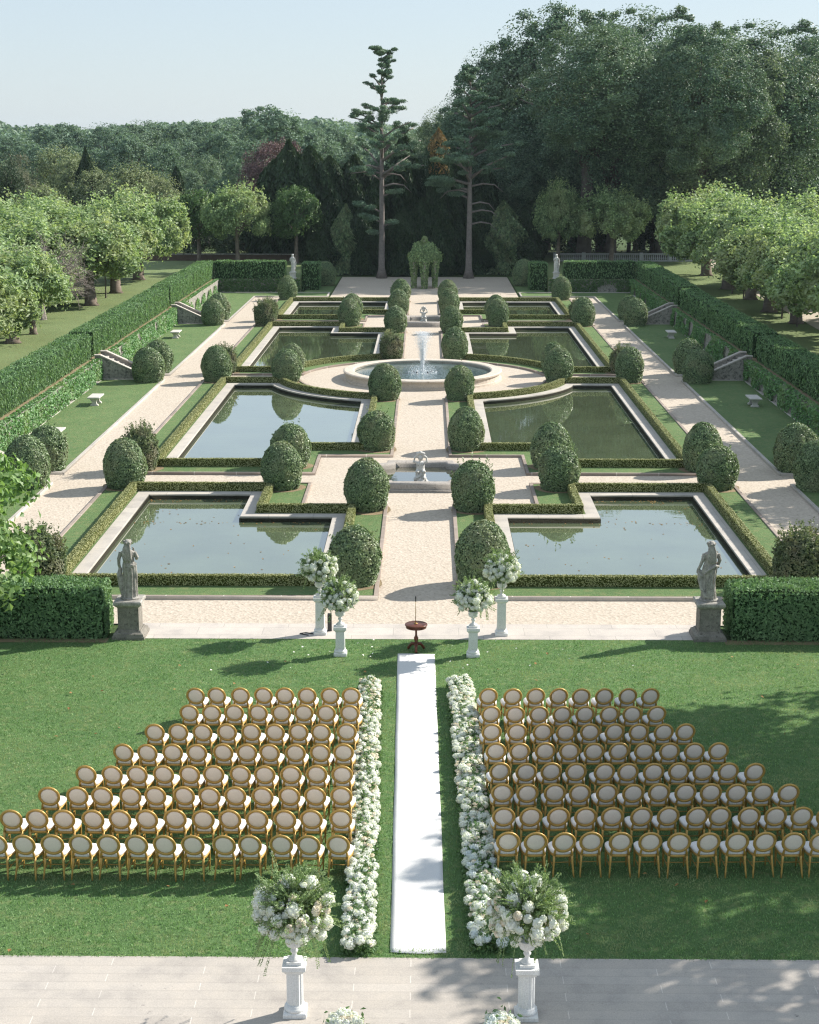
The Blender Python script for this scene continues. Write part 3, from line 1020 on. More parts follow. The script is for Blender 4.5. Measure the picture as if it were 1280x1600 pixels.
p = np.stack([r * np.cos(a), r * np.sin(a), .37 + rng.random(n) ** 3 * 1.3 * np.clip(1 - r, .05, 1)], 1)
mb.leaves(p, rng.normal(size=(n, 3)) + np.array((0, 0, 1.0)), rng.uniform(.02, .07, n), .03, 0, rng=rng)
mb.build('water_jet', 'water_spray', ft)


def remesh_build(mb, name, mat, parent, voxel, loc=(0, 0, 0), rz=0, scale=1):
    """fuse overlapping pieces into one continuous surface"""
    o = mb.build('tmp', mat)
    md = o.modifiers.new('r', 'REMESH')
    md.mode = 'VOXEL'
    md.voxel_size = voxel
    md.use_smooth_shade = True
    sm = o.modifiers.new('s', 'SMOOTH')
    sm.iterations = 1
    sm.factor = .3
    dg = bpy.context.evaluated_depsgraph_get()
    me = bpy.data.meshes.new_from_object(o.evaluated_get(dg))
    bpy.data.objects.remove(o)
    me.name = name
    if not me.materials:
        me.materials.append(MATS[mat])
    k = link(name, me, parent, loc, rz)
    k.scale = (scale,) * 3
    return k


def ring_e(cx, cy, z, rx, ry, folds=0, amp=0.0, ph=0.0, n=40):
    out = []
    for j in range(n):
        a = 2 * PI * j / n
        k = 1 + amp * math.cos(folds * a + ph) + amp * .5 * math.cos((folds * 1.7 // 1) * a + 1.3 + ph)
        out.append((cx + rx * k * math.cos(a), cy + ry * k * math.sin(a), z))
    return out


def draped_lady(variant):
    """robed woman seen from behind (she faces +Y), height about 1.76"""
    mb = MB()
    s = 1 if variant == 0 else -1
    mb.loft([ring_e(s * .02, 0, 0, .27, .24), ring_e(s * .02, 0, .05, .27, .24)])
    rows = [(.04, .215, .20, .10), (.2, .20, .185, .10), (.45, .185, .17, .09), (.7, .19, .165, .06), (.88, .20, .17, .05), (1.0, .185, .155, .05), (1.12, .155, .125, .04), (1.22, .165, .125, .04), (1.32, .195, .125, .03), (1.39, .19, .115, .02), (1.43, .12, .09, 0), (1.47, .055, .055, 0), (1.53, .05, .052, 0)]
    mb.loft([ring_e(s * .03 * math.sin(z * 2.6) + s * .02, .015 * math.sin(z * 3), z, rx, ry, 11, am * 1.5, z * .8) for z, rx, ry, am in rows])
    mb.ball((s * .015, .02, 1.615), .105, 14, 0, (.88, 1.0, 1.15))
    mb.ball((s * .015, .125, 1.59), .022)                    # nose
    # pinned hair with a bun and long locks down the back
    mb.ball((s * .015, -.015, 1.645), .115, 14, 0, (1.0, .95, .95))
    for a in range(7):
        mb.ball((s * .015 + .105 * math.cos(a * .9), -.01 + .1 * math.sin(a * .9), 1.67 + .03 * math.sin(a * 2)), .038)
    for k, dx in enumerate((-.09, -.045, 0, .045, .09)):
        mb.tube([(dx * .6 + s * .015, -.09, 1.60), (dx * .9, -.115, 1.48), (dx * 1.1, -.135, 1.36), (dx * 1.15 + .01, -.14, 1.2 - .05 * (k % 2)), (dx, -.125, 1.1)], [.04, .04, .036, .03, .012], 7)
    if variant == 0:
        # arm on the left hangs to the hip holding a swag; arm on the right is bent up
        mb.tube([(-.19, 0, 1.37), (-.25, -.02, 1.18), (-.26, .01, 1.0), (-.235, .06, .84)], [.065, .055, .048, .04], 8)
        for q in range(4):
            mb.tube([(-.235, .06 + .015 * q, .86), (-.225, .08 + .015 * q, .80), (-.20, .08 + .012 * q, .78)], [.014, .012, .009], 5)
        mb.tube([(-.23, .05, .9), (-.25, .0, .7), (-.235, -.02, .45), (-.20, 0, .2), (-.17, 0, .05)], [.05, .085, .07, .06, .05], 8)
        mb.tube([(.19, 0, 1.37), (.27, .0, 1.22), (.24, .1, 1.14), (.17, .14, 1.3), (.14, .13, 1.42)], [.065, .055, .05, .04, .036], 8)
        for q in range(4):
            mb.tube([(.14 + .01 * q, .13, 1.42), (.12 + .014 * q, .12, 1.47), (.10 + .014 * q, .10, 1.48)], [.013, .012, .009], 5)
        mb.tube([(.05, -.14, .95), (.15, -.12, 1.0), (.215, -.02, 1.03), (.19, .1, 1.0)], [.03, .045, .05, .04], 7)
        mb.tube([(.21, -.03, .98), (.225, -.04, .7), (.24, -.02, .5)], [.045, .05, .02], 7)
    else:
        mb.tube([(-.19, 0, 1.37), (-.245, -.03, 1.18), (-.31, -.02, 1.0), (-.37, .03, .86)], [.062, .052, .045, .036], 8)
        for q in range(4):
            mb.tube([(-.37, .03 + .014 * q, .87), (-.385, .04 + .014 * q, .81), (-.365, .045 + .012 * q, .775)], [.014, .012, .009], 5)
        for q in range(7):
            mb.ball((-.30 + .035 * math.sin(q * 2), -.03 + .03 * math.cos(q), .86 - .035 * q), .05)
        mb.tube([(-.33, 0, .84), (-.29, -.02, .6), (-.24, -.1, .35), (-.13, -.19, .12)], [.05, .075, .06, .05], 8)
        mb.tube([(.19, 0, 1.37), (.245, -.03, 1.2), (.22, .03, 1.06), (.15, .15, 1.08)], [.065, .056, .05, .04], 8)
        for q in range(4):
            mb.tube([(.15, .15, 1.05 + .02 * q), (.10, .18, 1.06 + .02 * q), (.07, .18, 1.05 + .02 * q)], [.014, .012, .009], 5)
        mb.tube([(-.2, -.12, .8), (-.05, -.18, .95), (.1, -.15, 1.05), (.21, -.04, 1.0)], [.03, .04, .045, .05], 7)
        for q in range(4):
            mb.tube([(.16 - .07 * q, -.13 - .03 * (q == 1), 1.0 - .05 * q), (.10 - .07 * q, -.17, .6), (.06 - .05 * q, -.19, .1)], [.02, .024, .03], 6)
    return mb


def pedestal(x, y, z, label, h=1.13, w=.30):
    pt = thing('stone_pedestal', label, 'pedestal', (x, y, z), 0, 'weathered stone pedestals')
    MB().lathe([(w * 1.5, 0), (w * 1.5, .10), (w * 1.42, .11), (w * 1.38, .17), (w * 1.18, .21), (w * 1.1, .25)], 4, 0, (0, 0, 0), True).build('plinth', 'pedestal_stone', pt)
    MB().lathe([(w, .25), (w * .97, .3), (w * .97, h - .22), (w, h - .18)], 4, 0, (0, 0, 0), True).build('shaft', 'pedestal_stone', pt)
    MB().lathe([(w * 1.05, h - .18), (w * 1.2, h - .13), (w * 1.3, h - .10), (w * 1.3, h - .03), (w * 1.2, h)], 4, 0, (0, 0, 0), True).build('cap', 'statue_stone', pt)
    return pt


for k, (sx, sd) in enumerate(((-1, 'left'), (1, 'right'))):
    x = sx * 8.3 + (.02 if sx < 0 else .05)
    pedestal(x, 43.15, .0, f'weathered square stone pedestal under the {sd} robed statue', 1.13, .31)
    o = remesh_build(draped_lady(k), 'statue', 'statue_stone', None, .013, (x, 43.15, 1.13), 0, 1.0)
    tag(o, ('weathered grey statue of a robed woman, one hand raised to her shoulder, on left pedestal', 'weathered grey statue of a robed woman holding a garland at her hip, on right pedestal')[k], 'statue', 'robed statues at the lawn edge')
    # small pale statues at the far end
    x = sx * 12.25
    bt = thing('pedestal', f'small pale stone pedestal at the end of the far {sd} hedge', 'pedestal', (x, 146.9, TZ), 0, 'pedestals of the far statues')
    MB().lathe([(.33, 0), (.33, .08), (.26, .1), (.26, .5)], 4, 0, (0, 0, 0), True).build('shaft', 'statue_white', bt)
    MB().lathe([(.27, .5), (.32, .53), (.32, .6)], 4, 0, (0, 0, 0), True).build('cap', 'statue_white', bt)
    o = remesh_build(draped_lady(1 - k), 'statue', 'statue_white', None, .025, (x, 146.9, TZ + .6), PI, .95)
    tag(o, f'small pale figure statue at the end of the far {sd} hedge', 'statue', 'pale statues at the far end')


def putto():
    mb = MB()
    for q in range(14):                                      # rocky seat
        a = q * 2.4
        mb.ball((.16 * math.cos(a) * (1 - q / 22), .16 * math.sin(a) * (1 - q / 22), .06 + .03 * q), .13 - .004 * q)
    mb.loft([ring_e(0, 0, z, r, r * .85, 0, 0, 0, 20) for z, r in ((.42, .13), (.5, .155), (.6, .14), (.7, .145), (.78, .12), (.82, .05), (.86, .045))])
    mb.ball((0, -.02, .94), .10, 14, 0, (.95, 1, 1.08))
    mb.ball((0, -.115, .93), .02)
    for q in range(8):
        mb.ball((.08 * math.cos(q * .8), .02 + .07 * math.sin(q * .8), 1.0), .035)
    for s in (-1, 1):                                        # legs and raised arms
        mb.tube([(s * .08, 0, .5), (s * .12, -.17, .46), (s * .11, -.2, .28), (s * .1, -.17, .17), (s * .1, -.24, .14)], [.075, .07, .05, .038, .03], 8)
        mb.tube([(s * .13, 0, .76), (s * .23, -.03, .80), (s * .20, -.04, .95), (s * .09, -.05, 1.05)], [.05, .045, .04, .034], 8)
        for q in range(4):
            mb.tube([(s * .09, -.07 + .02 * q, 1.05), (s * .05, -.08 + .025 * q, 1.08)], [.015, .011], 5)
    mb.tube([(-.14, -.02, 1.08), (0, -.05, 1.12), (.15, -.02, 1.07)], [.05, .065, .045], 8)   # shell on the head
    return mb


for my, t in ((False, 'near'), (True, 'far')):
    yb = 64.4 if not my else 2 * YC - 64.4
    yb -= 0 if not my else .2
    f_ = 1
    ft = thing('stone_basin', f'shaped stone water basin in the central path at the {t} cross path', 'fountain', (0, yb, 0), 0, 'small basins on the central path')
    half = [(1.55, -2.3), (1.55, -1.9), (2.05, -1.7), (2.3, -1.0), (2.3, 1.0), (2.0, 1.7), (1.5, 1.9), (1.45, 2.4)]
    outer = half + [(-x, y) for x, y in reversed(half)]
    inner = inset(outer, .42)
    fo = [p for p in outer]
    me = poly([outer], [inner], -.5, .38, .09)
    me.materials.append(MATS['basin_stone'])
    link('basin_wall', me, ft)
    me = poly([inset(outer, -.08)], [inset(outer, .0)], -.05, .1, .02)
    me.materials.append(MATS['basin_stone'])
    link('base_course', me, ft)
    me = poly([inset(outer, .3)], [], .14)
    me.materials.append(MATS['dark_water'])
    link('water_surface', me, ft)
    o = remesh_build(putto(), 'statue', 'statue_white', None, .014, (0, yb - 1.0, .04), 0, 1.2)
    tag(o, f'pale stone cherub holding a shell on its head in the {t} basin', 'statue', 'cherub statues in the basins')

# ------------------------------------------------------------------ ivy pergola
pg = thing('ivy_pergola', 'round domed garden pergola overgrown with ivy at the end of the path', 'pergola', (0, 151.2, 0))
for j in range(6):
    a = PI / 6 + j * PI / 3
    MB().lathe([(.24, 0), (.24, .2), (.17, .24), (.15, 1.2), (.14, 2.3), (.2, 2.36), (.2, 2.46)], 12, 0, (1.35 * math.cos(a), 1.35 * math.sin(a), 0)).build('column', 'pale_stone', pg)
mb = MB()
mb.loft([[(r * math.cos(2 * PI * j / 24), r * math.sin(2 * PI * j / 24), z) for j in range(24)] for r, z in ((1.2, 2.46), (1.55, 2.46), (1.55, 2.72), (1.2, 2.72), (1.2, 2.46))], 0, False)
mb.build('ring_beam', 'pale_stone', pg)
mb = MB()
for j in range(10):
    a = j * PI / 5
    mb.tube([(1.5 * math.cos(t) * math.cos(a), 1.5 * math.cos(t) * math.sin(a), 2.7 + 1.25 * math.sin(t)) for t in np.linspace(0, PI / 2 - .05, 7)], .03, 5)
mb.build('dome_ribs', 'pale_stone', pg)
MB().lathe([(.12, 3.9), (.08, 4.1), (.16, 4.25), (.05, 4.45)], 10).build('finial', 'pale_stone', pg)
rng = np.random.default_rng(77)
n = 5200
th = np.arccos(rng.random(n) * 1.12 - .12)
a = rng.random(n) * 2 * PI
d = np.stack([np.sin(th) * np.cos(a), np.sin(th) * np.sin(a), np.cos(th)], 1)
rr = 1.66 + .26 * lumps(d, 3.2, 2) + .12 * rng.normal(size=n)
p = d * rr[:, None] * np.array((1, 1, .86)) + np.array((0, 0, 2.62))
P, N = [p], [d]
for j in range(6):                                           # ivy climbing the columns
    a = PI / 6 + j * PI / 3
    m = 620
    zz = rng.uniform(.05, 2.7, m)
    b = rng.random(m) * 2 * PI
    r = .22 + .36 * (zz / 2.7) ** 2 + .18 * rng.random(m) * (.5 + .5 * math.sin(j * 2.1))
    P.append(np.stack([1.38 * math.cos(a) + r * np.cos(b), 1.38 * math.sin(a) + r * np.sin(b), zz], 1))
    N.append(np.stack([np.cos(b), np.sin(b), .4 + 0 * b], 1))
m = 260
dd = rng.normal(size=(m, 3))
dd /= np.linalg.norm(dd, axis=1, keepdims=True)
P.append(dd * np.array((.34, .34, .36)) + np.array((0, 0, 4.3)))
N.append(dd)
P, N = np.concatenate(P), np.concatenate(N)
MB().leaves(P, N + rng.normal(0, .55, P.shape), rng.uniform(.14, .26, len(P)), .16, 0, rng=rng).build('ivy', 'plane_leaf', pg)

pg.scale = (.84, .84, 1.04)

# ------------------------------------------------------------------ walls and railings behind the terraces
bw = thing('garden_wall', 'dull brown brick wall behind the far left hedge', 'wall', (-21, 168.5, TZ))
MB().box(-9, 9, 0, .3, 0, .62).build('brickwork', 'brick_wall', bw)
MB().box(-9.05, 9.05, -.04, .34, .62, .72).build('coping_stone', 'wall_stone', bw)
rl = thing('balustrade', 'low pale stone balustrade behind the far right hedge', 'railing', (21.4, 168, TZ))
mb = MB()
mb.box(-7.6, 7.6, -.1, .1, 0, .14)
mb.build('bottom_rail', 'railing_white', rl)
MB().box(-7.6, 7.6, -.13, .13, .72, .84).build('top_rail', 'railing_white', rl)
mb = MB()
for j in range(72):
    x = -7.5 + j * .211
    mb.lathe([(.055, .14), (.09, .3), (.04, .5), (.06, .72)], 8, 0, (x, 0, 0))
mb.build('balusters', 'railing_white', rl)
for j in range(6):
    MB().box(-.18, .18, -.16, .16, 0, .92).build('post', 'railing_white', rl, loc=(-7.6 + j * 3.04, 0, 0))


# ------------------------------------------------------------------ chairs
def make_chair():
    t = thing('chair', 'x', 'chair')
    mb = MB()                                                # seat cushion, rounded, wider in front (front is +Y)
    def seat_ring(z, k):
        n = 28
        out = []
        for j in range(n):
            a = 2 * PI * j / n
            c, s_ = math.cos(a), math.sin(a)
            x = math.copysign(abs(c) ** .55, c)
            y = math.copysign(abs(s_) ** .6, s_)
            out.append((x * k * (.235 + .022 * y), .235 + y * k * .235, z))
        return out
    mb.loft([seat_ring(.455, .97), seat_ring(.47, 1.02), seat_ring(.51, 1.02), seat_ring(.535, .93), seat_ring(.548, .6), seat_ring(.55, .2)])
    mb.build('seat_cushion', 'seat_fabric', t, True)
    mb = MB()
    mb.loft([seat_ring(.40, .99), seat_ring(.405, 1.01), seat_ring(.452, 1.01), seat_ring(.454, .98)])
    mb.build('seat_frame', 'gold', t, True)
    # oval back, leaning backwards
    lean = R(13)
    def bk(u, v, o=0.0):
        # u across, v up in the plane of the back, o outwards
        return (u, -.0 - math.sin(lean) * v - math.cos(lean) * o, .50 + math.cos(lean) * v - math.sin(lean) * o)
    mb = MB()
    n = 36
    rings = []
    for j in range(n):
        a = 2 * PI * j / n
        pr = []
        for b in range(8):
            q = 2 * PI * b / 8
            r = .030 * math.cos(q)
            pr.append(bk((.205 + r) * math.cos(a), .245 + (.212 + r) * math.sin(a), .022 * math.sin(q)))
        rings.append(pr)
    rings.append(rings[0])
    mb.loft(rings, 0, False)
    for s in (-1, 1):
        mb.tube([(s * .175, .01, .44), bk(s * .168, .0), bk(s * .155, .075), bk(s * .165, .12)], [.024, .023, .022, .018], 8)
    mb.build('back_frame', 'gold', t, True)
    mb = MB()
    rings = []
    for k, o in ((.0, .016), (.5, .015), (.86, .010), (.97, .0), (.97, -.012), (.8, -.022), (.4, -.03), (0.0, -.032)):
        rings.append([bk(max(.002, k * .182) * math.cos(2 * PI * j / 28), .245 + max(.002, k * .190) * math.sin(2 * PI * j / 28), o) for j in range(28)])
    mb.loft(rings, 0)
    mb.build('back_panel', 'back_fabric', t, True)
    for s in (-1, 1):
        MB().tube([(s * .175, .015, .455), (s * .18, -.0, .32), (s * .195, -.05, .12), (s * .205, -.085, 0)], [.026, .025, .02, .015], 8).build('leg', 'gold', t, True)
        MB().tube([(s * .20, .41, .42), (s * .205, .42, .36), (s * .205, .425, .15), (s * .205, .425, 0)], [.030, .026, .02, .013], 8).build('leg', 'gold', t, True)
    mb = MB()
    for s in (-1, 1):
        mb.tube([(s * .187, -.03, .2), (s * .205, .42, .2)], .011, 6)
    mb.tube([(-.197, .2, .2), (.197, .2, .2)], .011, 6)
    mb.build('stretcher', 'gold', t, True)
    return t


LROWS = [(1088, [549, 516, 480, 445, 412, 376, 339, 306]),
         (1115, [547, 510, 475, 440, 404, 366, 331, 296]),
         (1145, [542, 502, 467, 430, 393, 355, 317, 279, 242]),
         (1177, [537, 501, 462, 422, 386, 349, 308, 270, 231, 193]),
         (1211, [535, 495, 455, 414, 376, 334, 297, 256, 215, 176, 135]),
         (1245, [534, 493, 453, 411, 368, 328, 288, 243, 204, 160, 121, 77]),
         (1281, [533, 487, 446, 402, 360, 318, 274, 230, 188, 146, 100, 58, 18]),
         (1321, [529, 483, 440, 391, 351, 302, 258, 214, 170, 126, 82, 38, -6])]
RROWS = [(1089, [763, 801, 837, 873, 908, 944, 981, 1016]),
         (1117, [767, 805, 842, 878, 914, 952, 988, 1026]),
         (1145, [768, 808, 848, 884, 922, 960, 998, 1037, 1071]),
         (1175, [775, 812, 852, 890, 928, 967, 1007, 1046, 1085, 1123]),
         (1207, [781, 822, 861, 900, 944, 981, 1021, 1061, 1099, 1138, 1179]),
         (1240, [785, 824, 867, 906, 948, 989, 1030, 1071, 1111, 1151, 1192, 1232]),
         (1277, [787, 829, 872, 915, 957, 1002, 1044, 1089, 1125, 1171, 1212, 1253, 1293]),
         (1317, [794, 837, 881, 924, 970, 1016, 1061, 1107, 1152, 1195, 1240, 1283])]
proto = make_chair()
first = True
NROW = ['front row', 'second row', 'third row', 'fourth row', 'fifth row', 'sixth row', 'seventh row', 'back row']
for rows, sd in ((LROWS, 'left'), (RROWS, 'right')):
    for r, (yp, xs) in enumerate(rows):
        for k, xp in enumerate(xs):
            x, y = G(xp, yp, .74)
            o = proto if first else copy_tree(proto)
            first = False
            o.location = (x, y + .055 + random.uniform(-.02, .02), .012)
            o.rotation_euler = (0, 0, R(random.uniform(-3, 3) + (3.5 if sd == 'right' else -4)))
            o['label'] = f'gold round-backed chair in the {NROW[r]} {sd} of the carpet, {NTH[k]} from the aisle'
            o['group'] = f'gold chairs {sd} of the aisle'

# ------------------------------------------------------------------ carpet
mb = MB()
nx, ny = 10, 120
a0, b0 = G(621.5, 1023), G(679.5, 1023)
a1, b1 = G(610, 1490), G(697, 1489)
vs_, fs = [], []
for i in range(ny + 1):
    t = i / ny
    for j in range(nx + 1):
        u = j / nx
        x = (a0[0] * (1 - u) + b0[0] * u) * (1 - t) + (a1[0] * (1 - u) + b1[0] * u) * t
        y = a0[1] * (1 - t) + (a1[1] - (.05 * math.sin(u * 3))) * t
        z = .030 + .004 * math.sin(y * 3.1 + 1.3 * math.sin(x * 4)) + .002 * math.sin(y * 9 + x * 5)
        x += .004 * math.sin(y * 1.3) * (u - .5) * 2
        if u < .04 or u > .96:
            z -= .003
        vs_.append((x, y, z))
for i in range(ny):
    for j in range(nx):
        a = i * (nx + 1) + j
        fs.append((a, a + nx + 1, a + nx + 2, a + 1))
mb.add(vs_, fs)
o = mb.build('aisle_runner', 'runner', None, True)
md = o.modifiers.new('thick', 'SOLIDIFY')
md.thickness = .005
md.offset = -1
tag(o, 'long plain white carpet runner laid down the grass aisle', 'carpet')


# ------------------------------------------------------------------ flowers
def bloom_mesh(seed, n, r, mat, petal):
    rng = np.random.default_rng(seed)
    mb = MB()
    mb.ball((0, 0, 0), r * .82, 10)
    d = rng.normal(size=(n, 3))
    d /= np.linalg.norm(d, axis=1, keepdims=True)
    p = d * r * rng.uniform(.86, 1.03, (n, 1))
    mb.leaves(p, d + rng.normal(0, .35, p.shape), petal, petal * .95, 0, rng=rng)
    return mb.mesh('bloom', mat)


def rose_mesh(seed, r, mat):
    rng = np.random.default_rng(seed)
    mb = MB()
    mb.ball((0, 0, -.2 * r), r * .72, 10)
    for ring, (cnt, tilt, rad) in enumerate(((4, .35, .25), (6, .6, .5), (8, .95, .75), (9, 1.35, .95))):
        for j in range(cnt):
            a = 2 * PI * (j + .5 * ring) / cnt + rng.normal(0, .1)
            d = np.array((math.cos(a) * math.sin(tilt), math.sin(a) * math.sin(tilt), math.cos(tilt)))
            c = d * r * rad * .95 + np.array((0, 0, .25 * r * (1 - rad)))
            mb.leaves(c[None], (d + np.array((0, 0, .25)))[None], r * .95, r * .95, 0, rng=rng)
    return mb.mesh('rose', mat)


HYD = [bloom_mesh(50 + i, 120, .088, 'hydrangea', .036) for i in range(3)]
BLU = bloom_mesh(57, 120, .088, 'blue_hydrangea', .036)
ROSE = [rose_mesh(60 + i, .055, m) for i, m in enumerate(('rose', 'hydrangea', 'rose'))]


def border(sd, c0, c1, wd, label, n=370):
    """one long low flower border along the aisle: greenery, a hundred blooms as parts, the rest as one part"""
    (x0, y0), (x1, y1) = c0, c1
    t = thing('flower_border', label, 'flower border', (x1, y1, .02), 0, 'white flower borders along the aisle')
    rng = np.random.default_rng(90 + (sd == 'right'))
    L = math.hypot(x0 - x1, y0 - y1)
    ux, uy = (x0 - x1) / L, (y0 - y1) / L
    m = 9000
    s_, c = rng.random(m) * L, rng.uniform(-.5, .5, m) * (wd + .14)
    hh = .36 * np.sqrt(np.clip(1 - (c / (wd * .62)) ** 2, .02, 1))
    p = np.stack([ux * s_ - uy * c, uy * s_ + ux * c, rng.random(m) * hh], 1)
    MB().leaves(p, rng.normal(size=p.shape) + np.array((0, 0, .8)), rng.uniform(.06, .13, m), .05, 0, rng=rng).build('greenery', 'bouquet_leaf', t)
    pts = []
    tries = 0
    while len(pts) < n and tries < 40000:
        tries += 1
        s1, c1_ = rng.random() * L, rng.uniform(-.5, .5) * wd
        big = rng.random() < .72
        r = rng.uniform(.075, .115) if big else rng.uniform(.045, .06)
        z = .08 + .20 * math.sqrt(max(.0, 1 - (c1_ / (wd * .6)) ** 2)) + rng.uniform(-.03, .03)
        q = (ux * s1 - uy * c1_, uy * s1 + ux * c1_, z)
        if all((q[0] - o[0]) ** 2 + (q[1] - o[1]) ** 2 + (q[2] - o[2]) ** 2 > (.80 * (r + o[3])) ** 2 for o in pts if abs(o[1] - q[1]) < .25):
            pts.append((*q, r, big, s1))
    pts.sort(key=lambda q: q[5] - q[3] * 6)
    rest = MB()
    for i, (x, y, z, r, big, s1) in enumerate(pts):
        me = (BLU if (sd == 'right' and rng.random() < .35 and s1 < 6) else HYD[i % 3]) if big else (ROSE[i % 3] if i % 3 == 0 else ROSE[1])
        k = r / (.088 if big else .055)
        if i < 100:
            o = link('hydrangea_bloom' if big else 'rose_bloom', me, t, (x, y, z), rng.random() * 6)
            o.scale = (k, k, k * (.85 if big else 1))
        else:
            rest.add_mesh(me, 0 if big else 1, Matrix.Translation((x, y, z)) @ Matrix.Rotation(rng.random() * 6, 4, 'Z') @ Matrix.Diagonal((k, k, k * .85, 1)))
    o = rest.build('blooms', ['hydrangea', 'rose'], t)
    o['kind'] = 'stuff'


def mid(a, b):
    return ((a[0] + b[0]) / 2, (a[1] + b[1]) / 2)


border('left', mid(G(565, 1074), G(592, 1074)), mid(G(537, 1496), G(583, 1496)), .50, 'long border of white hydrangeas and roses left of the white carpet')
border('right', mid(G(700, 1074), G(737, 1074)), mid(G(738, 1492), G(792, 1492)), .58, 'long border of white and pale blue hydrangeas right of the white carpet')


def spray(mb, rng, base, ax, L, leaf, mi=0, droop=0.0):
    ax = np.array(ax, dtype=float)
    ax /= np.linalg.norm(ax)
    k = max(8, int(L / leaf * 4.2))
    t = np.linspace(.15, 1, k)[:, None]
    bend = rng.normal(0, .22, 3)
    p = np.array(base) + ax * t * L + bend * t ** 2 * L * .5 + np.array((0, 0, -droop)) * t ** 2 * L
    side = np.cross(ax, rng.normal(size=3))
    side /= np.linalg.norm(side) + 1e-9
    sg = np.where(np.arange(k) % 2 == 0, 1, -1)[:, None]
    nr = np.cross(side, ax) + rng.normal(0, .5, (k, 3))
    mb.leaves(p + side * sg * leaf * .35, nr, leaf * rng.uniform(.8, 1.2, k), leaf * .42, mi, rng=rng)


def arrangement(x, y, zp, R_, label, near, group, seed):
    """tall spilling bouquet standing in its urn; zp is the top of the plinth"""
    rng = np.random.default_rng(seed)
    u = thing('urn', label.replace('tall bouquet of white flowers on pedestal', 'white footed urn'), 'urn', (x, y, zp), 0, 'white urns on pedestals')
    s = 1.0
    MB().lathe([(.12, 0), (.12, .055)], 4, 0, (0, 0, 0), True).build('foot', 'white_paint', u)
    MB().lathe([(.105, .055), (.10, .08), (.05, .11), (.035, .16), (.06, .20), (.065, .22), (.035, .25), (.055, .27), (.12, .31), (.145, .37), (.13, .43), (.155, .46)], 20).build('bowl', 'white_paint', u, True)
    c = np.array((0, 0, .46 + R_ * .62))
    t = thing('flower_arrangement', label, 'flowers', (x, y, zp), 0, group)
    mb = MB()
    leaf = .062 if near else .075
    nsp = 230 if near else 120
    for j in range(nsp):
        d = rng.normal(size=3)
        d /= np.linalg.norm(d)
        if d[2] < -.35:
            d[2] = -d[2]
        b = c + d * R_ * .25
        L = R_ * rng.uniform(.55, .82) * (1.12 if d[2] > .55 else 1.0)
        spray(mb, rng, b, d + np.array((0, 0, .12)), L, leaf, 0, .12)
    for j in range(9 if near else 4):                        # trailing tendrils
        a = rng.random() * 6.28
        b = c + np.array((math.cos(a), math.sin(a), -.3)) * R_ * .55
        spray(mb, rng, b, (math.cos(a) * .4, math.sin(a) * .4, -1), R_ * rng.uniform(.5, .9), leaf * .8, 0, .1)
    n = 900
    d = rng.normal(size=(n, 3))
    d /= np.linalg.norm(d, axis=1, keepdims=True)
    mb.leaves(c + d * R_ * rng.uniform(.3, .66, (n, 1)), d + rng.normal(0, .5, d.shape), leaf * 1.5, leaf * .8, 0, rng=rng)
    mb.build('foliage', 'spray_leaf', t)
    pts = []
    tries = 0
    want = 92 if near else 70
    while len(pts) < want and tries < 6000:
        tries += 1
        d = rng.normal(size=3)
        d /= np.linalg.norm(d)
        if d[2] > (.45 if near else .75) and rng.random() < .85:
            continue
        if d[2] < -.62:
            continue
        big = rng.random() < .45
        r = (rng.uniform(.085, .14) if big else rng.uniform(.055, .08)) * (1 if near else .95)
        q = c + d * R_ * rng.uniform(.62, .80) * np.array((1.06, 1.06, .95))
        if all(np.sum((q - o[0]) ** 2) > (.82 * (r + o[1])) ** 2 for o in pts):
            pts.append((q, r, big, d))
    for i, (q, r, big, d) in enumerate(pts):
        me = HYD[i % 3] if big else (ROSE[i % 3] if (near and i % 3) else ROSE[1])
        k = r / (.088 if big else .055)
        o = link('hydrangea_bloom' if big else 'rose_bloom', me, t, tuple(q))
        o.rotation_euler = Vector(d).to_track_quat('Z', 'Y').to_euler()
        o.scale = (k, k, k)
    return t


def plinth(x, y, h, w_, label, fluted):
    t = thing('plinth', label, 'pedestal', (x, y, .015), 0, 'white column pedestals')
    MB().lathe([(w_ * .5, 0), (w_ * .5, .075), (w_ * .48, .085), (w_ * .44, .10)], 4, 0, (0, 0, 0), True).build('base', 'white_paint', t)
    MB().lathe([(w_ * .48, .10), (w_ * .49, .13), (w_ * .44, .16), (w_ * .40, .17), (w_ * .40, .2)], 24).build('base_moulding', 'white_paint', t, True)
    mb = MB()
    if fluted:
        n = 64
        mb.loft([[((w_ * .36) * (1 - .045 * (1 + math.cos(16 * 2 * PI * j / n))) * math.cos(2 * PI * j / n), (w_ * .36) * (1 - .045 * (1 + math.cos(16 * 2 * PI * j / n))) * math.sin(2 * PI * j / n), z) for j in range(n)] for z in (.2, h - .13)])
    else:
        mb.lathe([(w_ * .35, .2), (w_ * .34, h - .13)], 4, 0, (0, 0, 0), True)
    mb.build('shaft', 'white_paint', t)
    MB().lathe([(w_ * .38, h - .13), (w_ * .42, h - .10), (w_ * .49, h - .08), (w_ * .5, h - .075), (w_ * .5, h)], 4, 0, (0, 0, 0), True).build('cap', 'white_paint', t)


